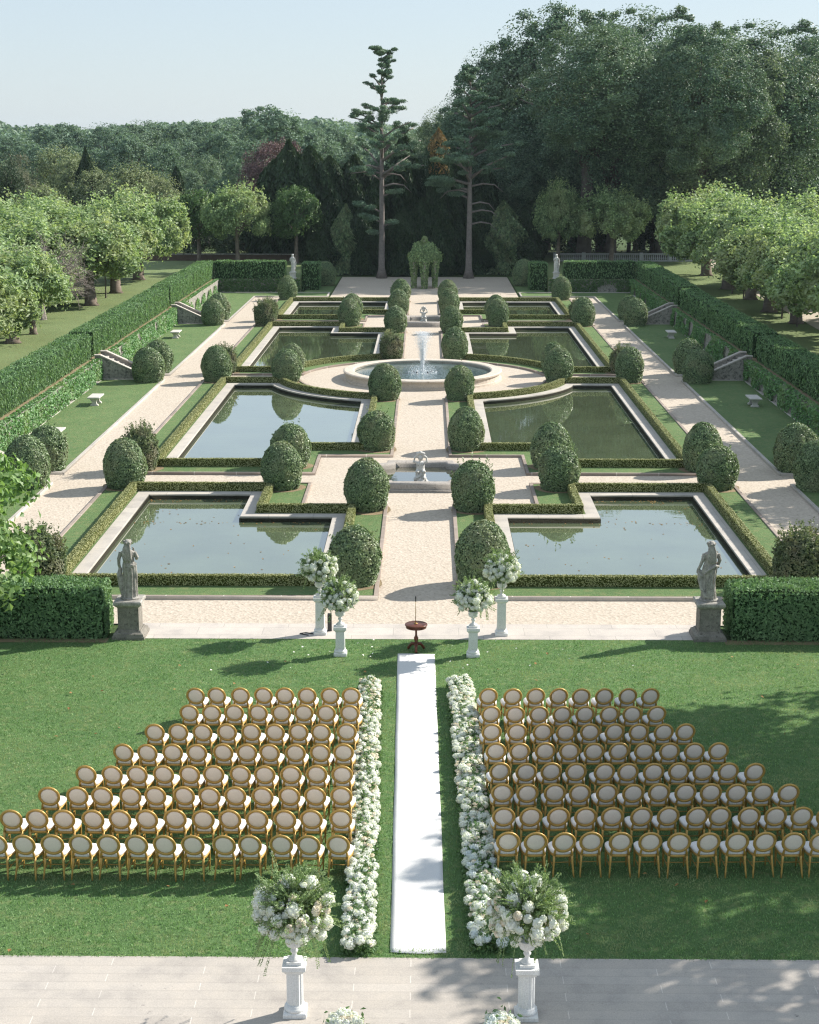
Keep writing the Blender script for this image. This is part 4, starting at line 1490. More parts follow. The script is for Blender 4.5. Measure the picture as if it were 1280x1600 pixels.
for k, (x, y, h, w_, Rr, nm, near, fl) in enumerate((
        (-2.13, 41.45, .84, .36, .60, 'on the grass, left of the small table', False, False),
        (1.55, 41.4, .84, .36, .60, 'on the grass, right of the small table', False, False),
        (-2.82, 43.35, 1.12, .36, .60, 'on the stone path, left of the small table', False, False),
        (2.42, 43.3, 1.12, .36, .60, 'on the stone path, right of the small table', False, False),
        (-1.88, 23.1, .93, .38, .75, 'at the near end of the carpet, left', True, True),
        (1.90, 23.05, .93, .38, .75, 'at the near end of the carpet, right', True, True))):
    plinth(x, y, h, w_, f'white {"fluted " if fl else ""}column pedestal {nm}', fl)
    arrangement(x, y, .015 + h, Rr, f'tall bouquet of white flowers on pedestal {nm}', near, 'tall white bouquets', 500 + k)

# low bouquets just below the frame's edge
for k, (xp, yp, sd) in enumerate(((536, 1600, 'left'), (780, 1604, 'right'))):
    x, y = G(xp, yp, .12)
    t = thing('low_bouquet', f'low bunch of white blooms on the pavement at the bottom edge, {sd} one', 'flowers', (x, y - .1, .03), 0, 'low bouquets on the pavement')
    rng = np.random.default_rng(640 + k)
    m = 300
    p = rng.normal(0, .13, (m, 3))
    p[:, 2] = np.abs(p[:, 2]) * .9 + .02
    MB().leaves(p, rng.normal(size=p.shape) + np.array((0, 0, .6)), .11, .05, 0, rng=rng).build('foliage', 'bouquet_leaf', t)
    for j in range(22):
        big = j % 3 != 2
        a = j * 2.4
        r = .26 * math.sqrt(j / 22)
        me = (BLU if (k and j % 4 == 0) else HYD[j % 3]) if big else ROSE[j % 3]
        o = link('hydrangea_bloom' if big else 'rose_bloom', me, t, (r * math.cos(a), r * math.sin(a), .13 + .16 * (1 - (r / .27) ** 2) + rng.uniform(-.02, .03)), a)
        o.scale = (1.0,) * 3

# ------------------------------------------------------------------ small table with microphone stand
tx, ty = -.03, 41.85
t = thing('pedestal_table', 'small round dark wood pedestal table at the head of the carpet', 'table', (tx, ty, .012))
MB().lathe([(.27, .725), (.305, .735), (.315, .75), (.315, .775), (.30, .785), (.02, .79)], 36).build('tabletop', 'mahogany', t, True)
MB().lathe([(.285, .675), (.29, .68), (.29, .722), (.27, .724)], 36).build('apron', 'mahogany', t, True)
MB().lathe([(.07, .16), (.05, .2), (.035, .25), (.06, .34), (.065, .38), (.03, .45), (.028, .6), (.055, .66), (.06, .675)], 16).build('column', 'mahogany', t, True)
for j in range(3):
    a = -PI / 2 + j * 2 * PI / 3
    MB().tube([(0.04 * math.cos(a), .04 * math.sin(a), .2), (.14 * math.cos(a), .14 * math.sin(a), .19), (.21 * math.cos(a), .21 * math.sin(a), .10), (.255 * math.cos(a), .255 * math.sin(a), .035), (.275 * math.cos(a), .275 * math.sin(a), .03)], [.04, .045, .04, .045, .02], 8).build('leg', 'mahogany', t, True)
t = thing('microphone_stand', 'slim upright microphone stand on the small round table', 'microphone stand', (tx - .012, ty, .802))
MB().lathe([(.055, 0), (.05, .02), (.015, .03)], 16).build('base', 'brass', t, True)
MB().tube([(0, 0, .02), (0, 0, .42), (0, 0, .66)], [.012, .010, .007], 8).build('pole', 'brass', t, True)
MB().tube([(0, 0, .64), (0, -.005, .70), (0, -.01, .78), (0, -.012, .80)], [.013, .016, .02, .012], 8).build('microphone', 'black_plastic', t, True)

t = thing('speaker_box', 'slim dark speaker behind the white pedestal on the stone path', 'speaker', (-2.56, 43.62, .022))
MB().lathe([(.06, 0), (.06, .50), (.05, .52)], 4, 0, (0, 0, 0), True).build('cabinet', 'black_plastic', t)
MB().box(-.045, .045, -.066, -.061, .05, .46).build('grille', 'black_plastic', t)
pt = [(-2.66, 43.4, .03), (-2.95, 43.25, .034), (-3.25, 43.4, .03), (-3.4, 43.3, .034), (-3.15, 43.15, .03)]
tag(MB().tube(pt, .02, 6).build('cable', 'black_plastic'), 'dark cable lying on the stone path by the white pedestal', 'cable')


# ------------------------------------------------------------------ trees
def crown_arrays(rng, nclump, nleaf, rc=.26, hollow=.5, flat_bottom=.55, lump=.12, up=.35, asp=1.0, fill=.12, shoots=0.0):
    nb = 17                                                  # main boughs, spread evenly round the crown
    g = (np.arange(nb) + .5) / nb
    bz = 1 - 2 * g * (1 + flat_bottom) / 2
    ba = np.arange(nb) * 2.39996 + rng.random() * 6.28
    bd = np.stack([np.sqrt(np.clip(1 - bz ** 2, 0, 1)) * np.cos(ba), np.sqrt(np.clip(1 - bz ** 2, 0, 1)) * np.sin(ba), bz], 1) + rng.normal(0, .16, (nb, 3))
    bc = bd * (rng.uniform(.44, .60, nb) * (1 + lump * rng.normal(0, .6, nb)))[:, None]
    br = rng.uniform(.34, .48, nb)
    k = rng.integers(0, nb, nclump)
    d = rng.normal(size=(nclump, 3)) + bd[k] * .9 + np.array((0, 0, .25))
    d /= np.linalg.norm(d, axis=1, keepdims=True)
    c = bc[k] + d * (br[k] * rng.uniform(.55, 1.0, nclump))[:, None]
    c *= (1.0 - .8 * rc) / np.quantile(np.linalg.norm(c, axis=1), .96)
    c = c * np.array((1, 1, asp))
    cs = rc * rng.uniform(.65, 1.25, nclump)
    i = rng.integers(0, nclump, nleaf)
    e = rng.normal(size=(nleaf, 3))
    e /= np.linalg.norm(e, axis=1, keepdims=True)
    e = e + .75 * d[i] + np.array((0, 0, up))
    e /= np.linalg.norm(e, axis=1, keepdims=True)
    p = c[i] + e * (cs[i] * (.45 + .6 * rng.random(nleaf)) * (1 + .22 * (rng.random(nleaf) > .88)))[:, None]
    m = rng.random(nleaf) < fill                             # loose leaves that fill the hollows between boughs
    f = rng.normal(size=(m.sum(), 3)) + np.array((0, 0, .25))
    f /= np.linalg.norm(f, axis=1, keepdims=True)
    f[:, 2] = np.where(f[:, 2] < -flat_bottom, -f[:, 2], f[:, 2])
    p[m] = f * (rng.uniform(.55, .92, (m.sum(), 1)) * (1 + .08 * lumps(f, 2.4, 1.7)[:, None])) * np.array((1, 1, asp))
    e[m] = f
    if shoots:                                               # young upright shoots along the top of clipped heads
        m = (rng.random(nleaf) < .22) & (p[:, 2] > .12)
        h_ = np.abs(lumps(p * np.array((1, 1, 0)), 19, 3.0)) * rng.random(nleaf) * shoots
        p[:, 2] = np.where(m, p[:, 2] + h_, p[:, 2])
        p[:, 2] = np.where((p[:, 2] > .42) & ~m, .42 + (p[:, 2] - .42) * .55, p[:, 2])
    return p, e + rng.normal(0, .5, p.shape), c


def tree_protos(kind, mat, nvar, nclump, nleaf, leaf, seed, rc=.26, hollow=.5, fb=.55, lump=.14, aspect=.62, asp=1.0, fill=.12, shoots=0.0):
    out = []
    for k in range(nvar):
        rng = np.random.default_rng(seed + k)
        p, nr, c = crown_arrays(rng, nclump, nleaf, rc, hollow, fb, lump, .35, asp, fill, shoots)
        mb = MB().leaves(p, nr, leaf * rng.uniform(.7, 1.35, nleaf), leaf * aspect, 0, rng=rng)
        me = mb.mesh(kind + '_crown', mat)
        # trunk with limbs reaching to clumps of the crown; z = -1.6 (root) .. crown
        tb = MB()
        tb.tube([(0, 0, -1.75), (0, 0, -1.6), (.02, 0, -.9), (.0, .02, -.2), (0, 0, .35)], [.14, .085, .065, .05, .015], 9)
        for q in c[rng.permutation(len(c))[:11]]:
            tb.tube([(0, 0, -.75 + .45 * rng.random()), tuple(q * np.array((.45, .45, .45 / asp)) + np.array((0, 0, -.12))), tuple(q * np.array((.9, .9, .9 / asp)))], [.035, .022, .006], 5)
        out.append((asp, me, tb.mesh(kind + '_trunk', 'plane_bark' if kind == 'plane' else 'bark', True)))
    return out


PLANE = tree_protos('plane', 'plane_leaf', 3, 210, 25000, .060, 700, .14, .62, .55, .16, asp=.8, fill=.06, shoots=.34)
DPLANE = tree_protos('plane', 'dark_plane_leaf', 2, 130, 13000, .072, 710, .17, .6, .55, .12)
OAK = tree_protos('oak', 'oak_leaf', 3, 270, 60000, .036, 720, .135, .5, .8, .13, asp=1.6, fill=.17)
POAK = tree_protos('oak', 'pale_oak_leaf', 2, 270, 60000, .035, 730, .13, .5, .8, .12, asp=1.6, fill=.17)
WOOD = tree_protos('wood', 'hazed_wood_leaf', 3, 130, 15000, .056, 740, .15, .5, .7, .16, asp=1.2)
OLIVE = tree_protos('olive', 'olive_leaf', 2, 130, 15000, .054, 750, .145, .5, .7, .14, asp=1.1)
GREY = tree_protos('grey', 'grey_leaf', 1, 60, 8000, .046, 760, .2, .4, .7, .2)
COPPER = tree_protos('copper', 'copper_leaf', 1, 80, 12000, .05, 765, .22, .5, .7, .14)
DARK = tree_protos('dark', 'dark_conifer_leaf', 2, 90, 12000, .055, 770, .22, .5, .9, .12)


def place_tree(protos, i, x, y, z0, ztop, rx, name, label, group, zbot=None, ry=None, cat='tree', off=None, stout=1.0):
    """tree standing at x, y, z0; crown from zbot to ztop, half-width rx"""
    asp, me, tr = protos[i % len(protos)]
    t = thing(name, label, cat, (x, y, z0), random.uniform(0, 6.28) if off is None else 0.0, group)
    zb = z0 + (ztop - z0) * .22 if zbot is None else zbot
    rz = (ztop - zb) / 2 / .93
    zc = zb + (ztop - zb) / 2
    c = link('crown', me, t, (0, 0, zc - z0))
    c.scale = (rx, ry or rx, rz / asp)
    if off:
        c.location = (off[0], off[1], zc - z0)
    k = link('trunk', tr, t, (0, 0, 0))
    s = (zc - z0) / 1.68
    k.scale = (max(s, rx * .75) * stout, max(s, rx * .75) * stout, s)
    k.location = (0, 0, zc - z0 - .0)
    return t


# clipped planes on the terraces: thick short trunks, flat leafy heads
gl = 'plane trees on the left terrace'
lefts = [(-26.2, 99.6, 3.9, 7.0), (-26.0, 104.2, 2.2, 5.9), (-26, 122.7, 4.4, 7.9), (-26, 132.7, 4.3, 8.4), (-26.4, 145.5, 4.6, 9.0), (-33.5, 112.5, 4.6, 7.4), (-34, 127, 5.0, 8.0), (-34, 141, 5.0, 8.6), (-42, 130, 5.0, 7.6), (-42.5, 146, 5.2, 8.4), (-33.2, 98, 4.0, 6.6), (-25.5, 87.5, 4.0, 7.2), (-30.5, 119, 4.4, 7.6), (-31, 134, 4.6, 8.3), (-38, 120, 4.8, 7.6), (-38.5, 136, 5, 8.4), (-38, 104, 4.6, 6.8)]
ords = sorted(range(len(lefts)), key=lambda i: lefts[i][1])
for n_, i in enumerate(ords):
    x, y, r, zt = lefts[i]
    rowt = 'the row nearest the hedge' if x > -29 else ('the second row' if x > -37 else 'the third row')
    place_tree(PLANE, i, x, y, TZ, zt + .2, r * 1.2, 'plane_tree', f'broad flat-headed plane tree on the left terrace, {NTH[n_]} nearest, {rowt}', gl, zbot=TZ + .85, stout=1.5)
gr_ = 'plane trees on the right terrace'
rights = [(26.3, 136.9, 4.8, 8.9), (26.0, 118.6, 4.6, 7.8), (26.9, 103.8, 4.4, 8.0), (33.8, 126, 4.8, 7.8), (34.5, 112, 4.6, 7.3), (34, 140.5, 5.0, 8.6), (26.8, 150.5, 4.6, 9.2), (42, 148, 5.0, 9.4), (42, 130, 5, 8.6), (26.5, 128, 4.2, 8.8), (26.3, 111, 4.0, 8.0), (26.5, 94.5, 4.8, 9.0), (27, 84.5, 4.8, 8.8), (26.5, 74.5, 4.8, 9.2), (27, 64, 4.8, 9.0), (26.5, 54, 4.8, 9.0)]
ords = sorted(range(len(rights)), key=lambda i: rights[i][1])
for n_, i in enumerate(ords):
    x, y, r, zt = rights[i]
    rowt = 'between hedge and drive' if x < 30 else 'beyond the drive'
    place_tree(PLANE, i + 1, x, y, TZ, zt + .1, r * 1.2, 'plane_tree', f'broad flat-headed plane tree on the right terrace, {NTH[n_]} nearest, {rowt}', gr_, zbot=TZ + .85, stout=1.5)
gb = 'small plane trees along the back of the garden'
for x, y, r, zt, pr, lab in ((-23.7, 166, 3.4, 8.9, DPLANE, 'leafy plane tree behind the far left hedge, on the left of the pair'), (-19.3, 163.5, 3.9, 9.1, PLANE, 'sunlit plane tree behind the far left hedge, right of the pair'), (-13.4, 165, 3.2, 9.3, DPLANE, 'dark round-headed plane tree standing right of the far left hedge'), (14.0, 166.5, 3.2, 9.2, PLANE, 'pale plane tree by the balustrade, on the left of the pair'), (19.4, 165, 4.2, 8.8, PLANE, 'wide pale plane tree by the balustrade, right of the pair')):
    place_tree(pr, int(abs(x)), x, y, TZ, zt, r, 'plane_tree', lab, gb, zbot=TZ + 1.4)
# slender stakes or saplings between the planes
for x, y, lab in ((-26, 128.4, 'thin bare sapling trunk under the left terrace planes'), (25.9, 132.7, 'thin dark trunk beside the big plane on the right terrace'), (26.1, 128.9, 'thin leaning trunk in the grass of the right terrace'), (25.9, 113.8, 'thin stake standing in the sunlit grass of the right terrace'), (25.9, 109, 'thin stake by the drive nearest the right frame edge')):
    t = thing('sapling', lab, 'sapling', (x, y, TZ), 0, 'thin young trunks on the terraces')
    MB().tube([(0, 0, 0), (.03, 0, 1.2), (0, .02, 3.2)], [.07, .055, .04], 7).build('trunk', 'bark', t)
    rng = np.random.default_rng(int(y))
    d = rng.normal(size=(500, 3))
    MB().leaves(d * np.array((.4, .4, .45)) + np.array((0, 0, 3.4)), d, .2, .13, 0, rng=rng).build('crown', 'plane_leaf', t)


def twigs(mb, rng, base, ax, L, r, depth):
    ax = ax / np.linalg.norm(ax)
    midp = base + ax * L * .5 + rng.normal(0, .06 * L, 3)
    end = base + ax * L + rng.normal(0, .06 * L, 3)
    mb.tube([tuple(base), tuple(midp), tuple(end)], [r, r * .8, r * .5], 4)
    if depth:
        for j in range(4 if depth > 1 else 3):
            a = ax + rng.normal(0, .62, 3)
            b = midp if j % 2 else end
            twigs(mb, rng, b, a, L * rng.uniform(.55, .8), r * .55, depth - 1)


t = thing('bare_tree', 'half dead plane tree with bare grey twigs between the left terrace planes', 'tree', (-27.6, 112.8, TZ))
MB().tube([(0, 0, 0), (0, 0, .8), (.1, 0, 2.0)], [.5, .36, .28], 10).build('trunk', 'pale_bark', t)
mb = MB()
rng = np.random.default_rng(3)
for j in range(9):
    a = j * .7
    twigs(mb, rng, np.array((.05, 0, 1.7)), np.array((math.cos(a), math.sin(a), .75)), 2.2, .10, 4)
mb.build('branches', 'twig', t)
m = 1200
d = rng.normal(size=(m, 3))
d /= np.linalg.norm(d, axis=1, keepdims=True)
MB().leaves(d * np.array((2.6, 2.6, 1.1)) + np.array((0, 0, 2.9)), d, .2, .13, 0, rng=rng).build('crown', 'plane_leaf', t)

# tree whose leaves reach in at the left edge, and the two trees outside the frame that shade the lawn
def near_tree(x, y, rx, zb, zt, nleaf, leaf, seed, label, name='lawn_tree', z0=0.0):
    rng = np.random.default_rng(seed)
    t = thing(name, label, 'tree', (x, y, z0), 0, None)
    p, nr, c = crown_arrays(rng, 150, nleaf, .17, .45, .6, .12)
    S = np.array((rx, rx, (zt - zb) / 2))
    O = np.array((0, 0, (zt + zb) / 2 - z0))
    MB().leaves(p * S + O, nr, leaf * rng.uniform(.7, 1.3, nleaf), leaf * .72, 0, rng=rng).build('crown', 'near_leaf', t)
    mb = MB()
    mb.tube([(0, 0, 0), (0, 0, .5), (.05, 0, (zb - z0) * .8), (0, .1, O[2])], [.42, .3, .24, .1], 10)
    for q in c[:16]:
        q = q * S + O
        mb.tube([(0, 0, (zb - z0) * .7 + .5 * rng.random()), tuple(q * np.array((.5, .5, .8))), tuple(q)], [.12, .07, .02], 6)
    mb.build('trunk', 'pale_bark', t, True)


near_tree(-13.9, 37.6, 4.7, 1.5, 7.2, 13000, .21, 810, 'bright green leafy tree reaching in at the left edge beside the dark hedge')
near_tree(18.2, 38.0, 5.6, 3.6, 11.5, 15000, .30, 811, 'leafy lawn tree beyond the right edge, farther one, shading the chairs')
near_tree(17.8, 30.8, 5.5, 4.0, 11.5, 9000, .30, 812, 'leafy lawn tree beyond the right edge, nearer one, shading the pavement')

# two old pines behind the pergola
def pine(x, y, H, label, seed, limbs, tuft, bare):
    rng = np.random.default_rng(seed)
    t = thing('pine_tree', label, 'tree', (x, y, 0), 0, 'tall pines behind the pergola')
    mb = MB()
    lean = rng.normal(0, .25)
    trunk = [(0, 0, 0), (0, 0, 1.0), (.05, 0, H * .3), (lean * .6, .1, H * .6), (lean, 0, H * .85), (lean * .9, 0, H)]
    mb.tube(trunk, [.62, .34, .27, .18, .07, .015], 10)
    fb = MB()
    def tr(z):
        for (a, b) in zip(trunk[:-1], trunk[1:]):
            if a[2] <= z <= b[2]:
                k = (z - a[2]) / (b[2] - a[2])
                return np.array(a) * (1 - k) + np.array(b) * k
        return np.array(trunk[-1])
    for z, a, L, rise, nt_ in limbs:
        b = tr(z)
        d = np.array((math.cos(a), math.sin(a), rise))
        m1 = b + d * L * .45 + np.array((0, 0, .12 * L))
        e = b + d * L + np.array((0, 0, .10 * L))
        rr = .05 + .022 * L
        mb.tube([tuple(b), tuple(m1), tuple(e)], [rr, rr * .75, rr * .3], 6)
        for q in range(nt_):
            k = rng.uniform(.35, 1.08)
            cpos = b + (e - b) * k + rng.normal(0, .16, 3) * np.array((L, L, .5)) * .6 + np.array((0, 0, .2))
            w_ = tuft * rng.uniform(.6, 1.2) * (1 if z < .72 * H else .62)
            n = int((300 if z < .72 * H else 190) * tuft * rng.uniform(.7, 1.4))
            dd = rng.normal(size=(n, 3))
            dd /= np.linalg.norm(dd, axis=1, keepdims=True)
            p = cpos + dd * np.array((w_, w_, w_ * .42)) * rng.uniform(.3, 1.1, (n, 1))
            fb.leaves(p, dd + np.array((0, 0, .5)) + rng.normal(0, .7, dd.shape), rng.uniform(.2, .4, n), .085, 0, rng=rng)
    for z, a, L in bare:
        b = tr(z)
        d = np.array((math.cos(a), math.sin(a) * .4, .1))
        mb.tube([tuple(b), tuple(b + d * L * .4 + np.array((0, 0, .15))), tuple(b + d * L * .75 + np.array((0, 0, -.1))), tuple(b + d * L + np.array((0, 0, -.9)))], [.11, .09, .06, .02], 6)
    mb.build('trunk', 'pine_bark', t, True)
    fb.build('crown', 'pine_leaf', t)


rng = np.random.default_rng(41)
limbs = []
for k in range(64):
    z = 9.6 + 12.3 * (k + rng.uniform(-.8, .8)) / 45
    u = max(0, (z - 9.6) / 12.3)
    L = (4.3 - 3.0 * u ** 1.2) * rng.uniform(.35, 1.15)
    limbs.append((min(z, 22.0), rng.random() * 6.28, L, rng.uniform(.05, .6), rng.integers(3, 6) if u < .5 else rng.integers(2, 5)))
limbs += [(5.6, PI + .3, 1.9, .2, 7), (5.2, .2, 1.6, .1, 5), (6.6, PI - .2, 2.4, .2, 7), (4.5, PI, 1.0, -.1, 5), (8.2, .3, 1.8, .1, 4), (10.5, PI, 3.0, -.1, 2)]
pine(-4.4, 161.8, 22.3, 'tall open-crowned pine left of the pergola, its top bare against the sky', 42, limbs, .58, [(11, PI, 3.2), (10.2, .2, 2.6), (9.2, .1, 3.0), (10.8, 2.6, 2.2)])
limbs = []
for k in range(46):
    z = 9.8 + 10.6 * (k + rng.uniform(-.8, .8)) / 45
    u = max(0, (z - 9.8) / 10.6)
    L = (4.6 - 3.2 * u ** 1.2) * rng.uniform(.4, 1.15)
    limbs.append((min(z, 20.4), rng.random() * 6.28, L, rng.uniform(0, .5), rng.integers(3, 7)))
limbs += [(8.8, PI, 3.4, .05, 10), (9.4, PI + .5, 4.6, .0, 9), (8.0, PI - .4, 2.8, .1, 5)]
pine(4.5, 161.8, 20.8, 'tall pine with a thick straight trunk right of the pergola', 43, limbs, .66, [(9.2, .1, 3.4), (7.4, 0, 2.6), (6.6, -.1, 3.0), (5.4, 0, 2.8), (8.6, PI, 3.0)])


# columnar dark evergreens closing the end of the axis
def column_mesh(seed, mat, n=9000):
    rng = np.random.default_rng(seed)
    z = rng.random(n) ** .85
    r = (1 - z ** 5.0) * (.85 + .2 * np.sin(z * 9 + seed)) * rng.uniform(.75, 1.05, n)
    a = rng.random(n) * 2 * PI
    r = r * (1 + .18 * np.sin(5 * a + z * 14))
    p = np.stack([r * np.cos(a), r * np.sin(a), z], 1)
    nr = np.stack([np.cos(a), np.sin(a), .3 + 0 * a], 1) + rng.normal(0, .4, (n, 3))
    # built for half-width 1 and height 1, used at about 1.7 x 10 m
    p2 = p * np.array((1.7, 1.7, 10.0))
    mb = MB().leaves(p2, nr, rng.uniform(.35, .7, n), .2, 0, up=.7, rng=rng)
    return mb.mesh('evergreen_crown', mat)


COL = [column_mesh(5, 'dark_conifer_leaf'), column_mesh(8, 'dark_conifer_leaf'), column_mesh(9, 'topiary_leaf')]
TRK = MB().tube([(0, 0, 0), (0, 0, 6)], [.25, .08], 7).mesh('evergreen_trunk', 'bark')
cols = [(-14.8, 172, 13.0, 2.8), (-12.2, 171, 14.0, 2.9), (-9.6, 170, 13.2, 2.8), (-11.0, 166.5, 6.0, 1.8), (-8.4, 166.8, 6.6, 1.6), (-6.6, 166.6, 7.2, 1.6), (-7.2, 171, 12.6, 2.8), (-2.3, 165, 7.4, 1.7), (-.4, 166, 8.6, 1.9), (1.6, 165.5, 7.8, 1.8), (2.9, 167, 8.4, 1.6), (-4.8, 168, 9.4, 1.9), (5.8, 168.5, 8.0, 2.0), (8.4, 168, 6.8, 2.2), (10.6, 169, 7.6, 2.0), (-16.9, 175, 11.5, 2.8), (-2.0, 170, 13.0, 2.3), (2.2, 171, 13.4, 2.4), (6.6, 173, 12.0, 2.4)]
for n_, (x, y, hgt, r) in enumerate(sorted(cols)):
    t = thing('evergreen_tree', f'dark columnar evergreen in the screen behind the pergola, {NTH[n_] if n_ < 18 else "last"} from the left', 'tree', (x, y, 0), 0, 'dark evergreens behind the pergola')
    c = link('crown', COL[n_ % 2 if hgt > 7 else (n_ % 3)], t, (0, 0, 0), n_ * 1.3)
    c.scale = (r / 1.7, r / 1.7, hgt / 10 * (1 + .10 * math.sin(n_ * 2.7)))
    c.rotation_euler = (.03 * math.sin(n_ * 1.9), .04 * math.cos(n_ * 2.3), n_ * 1.3)
    k = link('trunk', TRK, t)
    k.scale = (1, 1, hgt / 10)


def px_tree(protos, i, xp, yp, Y, wpx, name, label, group, z0=0.0, zbot=None):
    """tree at distance Y whose top shows at pixel (xp, yp) and whose crown is wpx pixels wide"""
    x, zt = V(xp, yp, Y)
    return place_tree(protos, i, x, Y, z0, zt, wpx / 2 * Y / F_PX * 1.02, name, label, group, zbot)


# tall wood on the right
go = 'tall trees of the wood on the right'
oaks = [(OAK, 858, 2, 188, 250), (OAK, 950, 30, 182, 170), (OAK, 1012, 4, 196, 230), (POAK, 1115, 44, 172, 240), (OAK, 965, 70, 173, 190), (OAK, 1045, 60, 174, 190), (OAK, 1075, 32, 205, 200), (POAK, 1235, 62, 186, 210), (OAK, 1285, 38, 205, 190), (OAK, 782, 62, 190, 190), (OAK, 735, 128, 196, 150), (POAK, 690, 165, 205, 110), (OAK, 1180, 150, 180, 170), (OAK, 900, 120, 179, 190), (OAK, 1030, 140, 179, 200), (OAK, 800, 200, 178, 160), (DARK, 700, 215, 180, 130), (POAK, 660, 190, 215, 90), (OAK, 640, 205, 200, 100), (DARK, 630, 235, 182, 120)]
for n_, (pr, xp, yp, Y, wp) in enumerate(sorted(oaks, key=lambda o: o[1])):
    px_tree(pr, n_, xp, yp, Y, wp, 'oak_tree' if pr is not DARK else 'evergreen_tree', f'{"dark green" if pr is not POAK else "paler green"} tall spreading tree in the right-hand wood, {NTH[n_]} from the left', go, zbot=2.0 if yp < 100 else 1.0)
gl2 = 'dark undergrowth trees behind the far left wall'
for n_, (xp, yp, Y, wp) in enumerate([(250, 345, 180, 90), (310, 340, 178, 90), (365, 345, 177, 90), (420, 340, 178, 90), (470, 350, 176, 80), (200, 335, 184, 90), (140, 335, 186, 90), (80, 330, 188, 90), (20, 330, 188, 90)]):
    px_tree(DARK, n_, xp, yp, Y, wp, 'understory_tree', f'low dark evergreen behind the far left wall and planes, {NTH[sorted([250, 310, 365, 420, 470, 200, 140, 80, 20]).index(xp)]} from the left', gl2, zbot=.2)
gd = 'dark undergrowth trees below the tall wood'
for n_, (xp, yp, Y, wp) in enumerate([(770, 330, 176, 90), (830, 300, 178, 110), (905, 290, 180, 120), (985, 290, 182, 120), (1060, 290, 180, 130), (1140, 285, 180, 130), (1215, 280, 182, 130), (1290, 280, 182, 120), (760, 385, 168, 70)]):
    px_tree(DARK, n_, xp, yp, Y, wp, 'understory_tree', f'low dark evergreen under the tall wood, {NTH[n_]} from the left' if n_ < 8 else 'low dark evergreen beside the right pine trunk', gd, zbot=.3)
x, zt = V(684, 200, 167)
t = thing('dying_conifer', 'slim dark conifer with a tan brown dying top between the two pines', 'tree', (x, 167, 0))
k = link('crown', COL[0], t)
k.scale = (1.0, 1.0, (zt - 1.6) / 10)
k = link('dead_top', column_mesh(21, 'tan_leaf', 1500), t, (.1, -.5, zt - 4.6), 1.0)
k.scale = (.62, .62, .46)
k['label'] = 'tan brown dead foliage'
k = link('trunk', TRK, t)
k.scale = (1, 1, zt / 10)
for n_, (x, y, rx, zb_, off_) in enumerate(((17.0, 170.0, 8.0, 10.0, (.5, -6.6)), (28.5, 169.5, 6.8, 9.5, (-.5, -6.4)), (36.5, 176.0, 9.0, 4.0, (0, 0)))):  # oaks added to shade the gravel court, two crowns pushed forward for it
    place_tree(OAK, n_ + 1, x, y, TZ, (25.5, 25.0, 26.5)[n_], rx, 'oak_tree', f'high-crowned oak rising right behind the planes near the balustrade, {NTH[n_]} from the left', 'high oaks behind the balustrade planes', zbot=zb_, off=off_)

# woods on the left, rank behind rank
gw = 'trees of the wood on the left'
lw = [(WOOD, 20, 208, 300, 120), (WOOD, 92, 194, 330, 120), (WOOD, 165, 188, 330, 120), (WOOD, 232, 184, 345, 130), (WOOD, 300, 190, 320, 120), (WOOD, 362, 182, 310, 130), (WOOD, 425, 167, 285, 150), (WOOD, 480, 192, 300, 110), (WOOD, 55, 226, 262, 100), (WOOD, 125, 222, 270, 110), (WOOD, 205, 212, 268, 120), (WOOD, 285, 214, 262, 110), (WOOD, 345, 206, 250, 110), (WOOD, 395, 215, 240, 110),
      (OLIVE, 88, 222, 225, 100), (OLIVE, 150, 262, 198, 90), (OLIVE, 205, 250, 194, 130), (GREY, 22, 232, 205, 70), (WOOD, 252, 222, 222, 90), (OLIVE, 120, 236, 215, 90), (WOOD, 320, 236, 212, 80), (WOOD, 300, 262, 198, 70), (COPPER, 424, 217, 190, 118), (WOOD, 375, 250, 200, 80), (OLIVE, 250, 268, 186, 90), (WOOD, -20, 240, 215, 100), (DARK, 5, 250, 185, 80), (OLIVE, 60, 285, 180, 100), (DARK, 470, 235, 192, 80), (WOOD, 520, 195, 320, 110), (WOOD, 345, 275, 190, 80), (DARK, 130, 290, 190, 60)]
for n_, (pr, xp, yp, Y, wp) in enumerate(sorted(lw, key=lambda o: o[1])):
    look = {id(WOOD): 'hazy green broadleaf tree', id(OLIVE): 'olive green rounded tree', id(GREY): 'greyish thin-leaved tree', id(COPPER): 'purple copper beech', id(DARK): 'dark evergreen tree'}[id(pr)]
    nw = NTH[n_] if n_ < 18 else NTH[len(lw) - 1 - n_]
    px_tree(pr, n_, xp, yp, Y, wp, 'wood_tree', f'{look} in the left-hand wood, {nw} from the {"left" if n_ < 18 else "pines"}', gw)
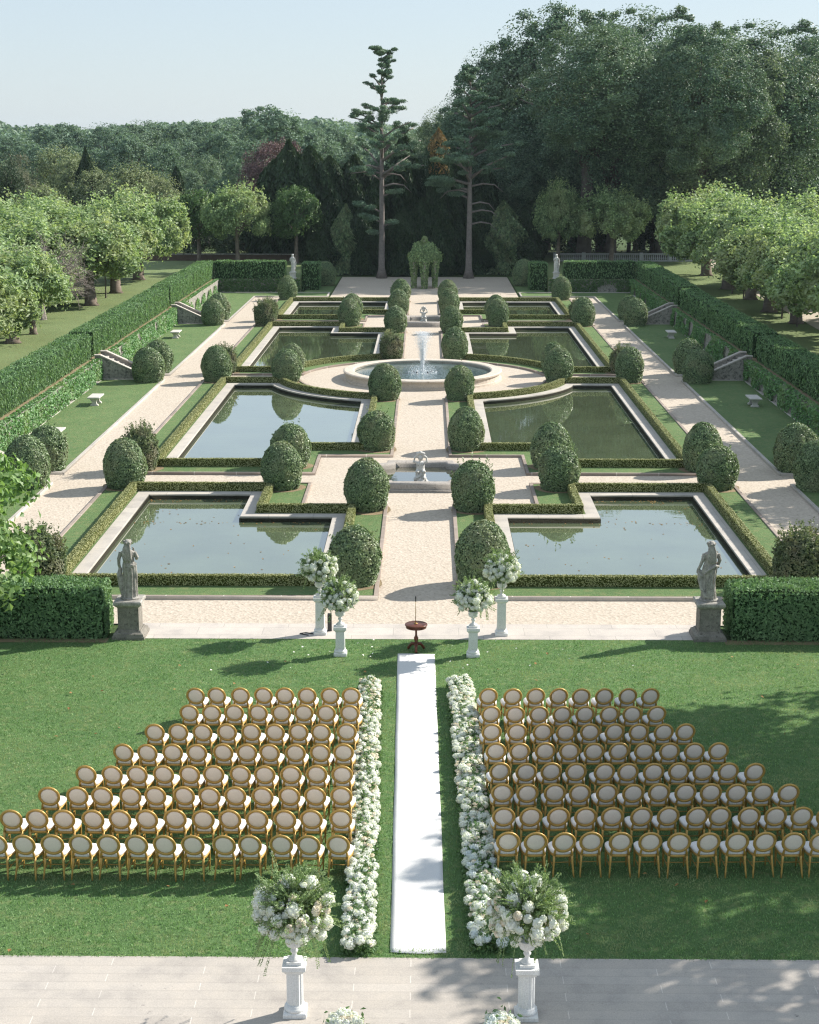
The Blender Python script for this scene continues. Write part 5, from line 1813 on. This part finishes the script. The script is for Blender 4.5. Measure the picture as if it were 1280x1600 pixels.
for n_, (xp, yp, Y, wp) in enumerate([(275, 262, 192, 24), (133, 232, 200, 22)]):
    x, zt = V(xp, yp, Y)
    t = thing('cypress', ('dark slim cypress in front of the left wood', 'pointed dark spruce among the olive green trees')[n_], 'tree', (x, Y, 0), 0, None)
    c = link('crown', COL[n_], t)
    c.scale = (wp / 2 * Y / F_PX / 1.7 * 1.5, wp / 2 * Y / F_PX / 1.7 * 1.5, zt / 10)
    link('trunk', TRK, t)

# the far ridge, one mass
rng = np.random.default_rng(99)
mb = MB()
mb2 = None
for j in range(420):
    Y = rng.uniform(420, 900)
    xp = rng.uniform(-120, 760)
    x, zt = V(xp, rng.uniform(186, 202) + 8 * math.sin(xp * .011) - (6 if Y > 650 else 0), Y)
    r = rng.uniform(7, 12)
    n = 260
    d = rng.normal(size=(n, 3))
    d /= np.linalg.norm(d, axis=1, keepdims=True)
    d[:, 2] = np.abs(d[:, 2]) * 1.0 - .25
    rr = (.8 + .3 * rng.random(n))[:, None]
    c = np.array((x, Y, zt - r * 1.0))
    mb.leaves(c + d * np.array((r, r, r * .95)) * rr, d + rng.normal(0, .5, d.shape), rng.uniform(1.2, 2.8, n), 1.5, 0, rng=rng)
tag(mb.build('far_wood', 'hazed_wood_leaf'), 'hazy wooded ridge on the horizon behind the left-hand trees', 'wood', kind='stuff')
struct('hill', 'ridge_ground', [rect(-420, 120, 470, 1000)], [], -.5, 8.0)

# ------------------------------------------------------------------ haze
m = bpy.data.materials.new('haze')
m.use_nodes = True
n = m.node_tree.nodes
n.remove(n['Principled BSDF'])
pv = n.new('ShaderNodeVolumePrincipled')
pv.inputs['Color'].default_value = (0.72, 0.86, 0.97, 1)
pv.inputs['Density'].default_value = 0.00009
pv.inputs['Anisotropy'].default_value = 0.2
m.node_tree.links.new(pv.outputs[0], n['Material Output'].inputs['Volume'])
MATS['haze'] = m
o = MB().box(-1520, 1520, -130, 2220, -1.3, 36).build('haze', 'haze')
tag(o, 'thin blue summer haze over the garden and woods', 'haze', kind='stuff')
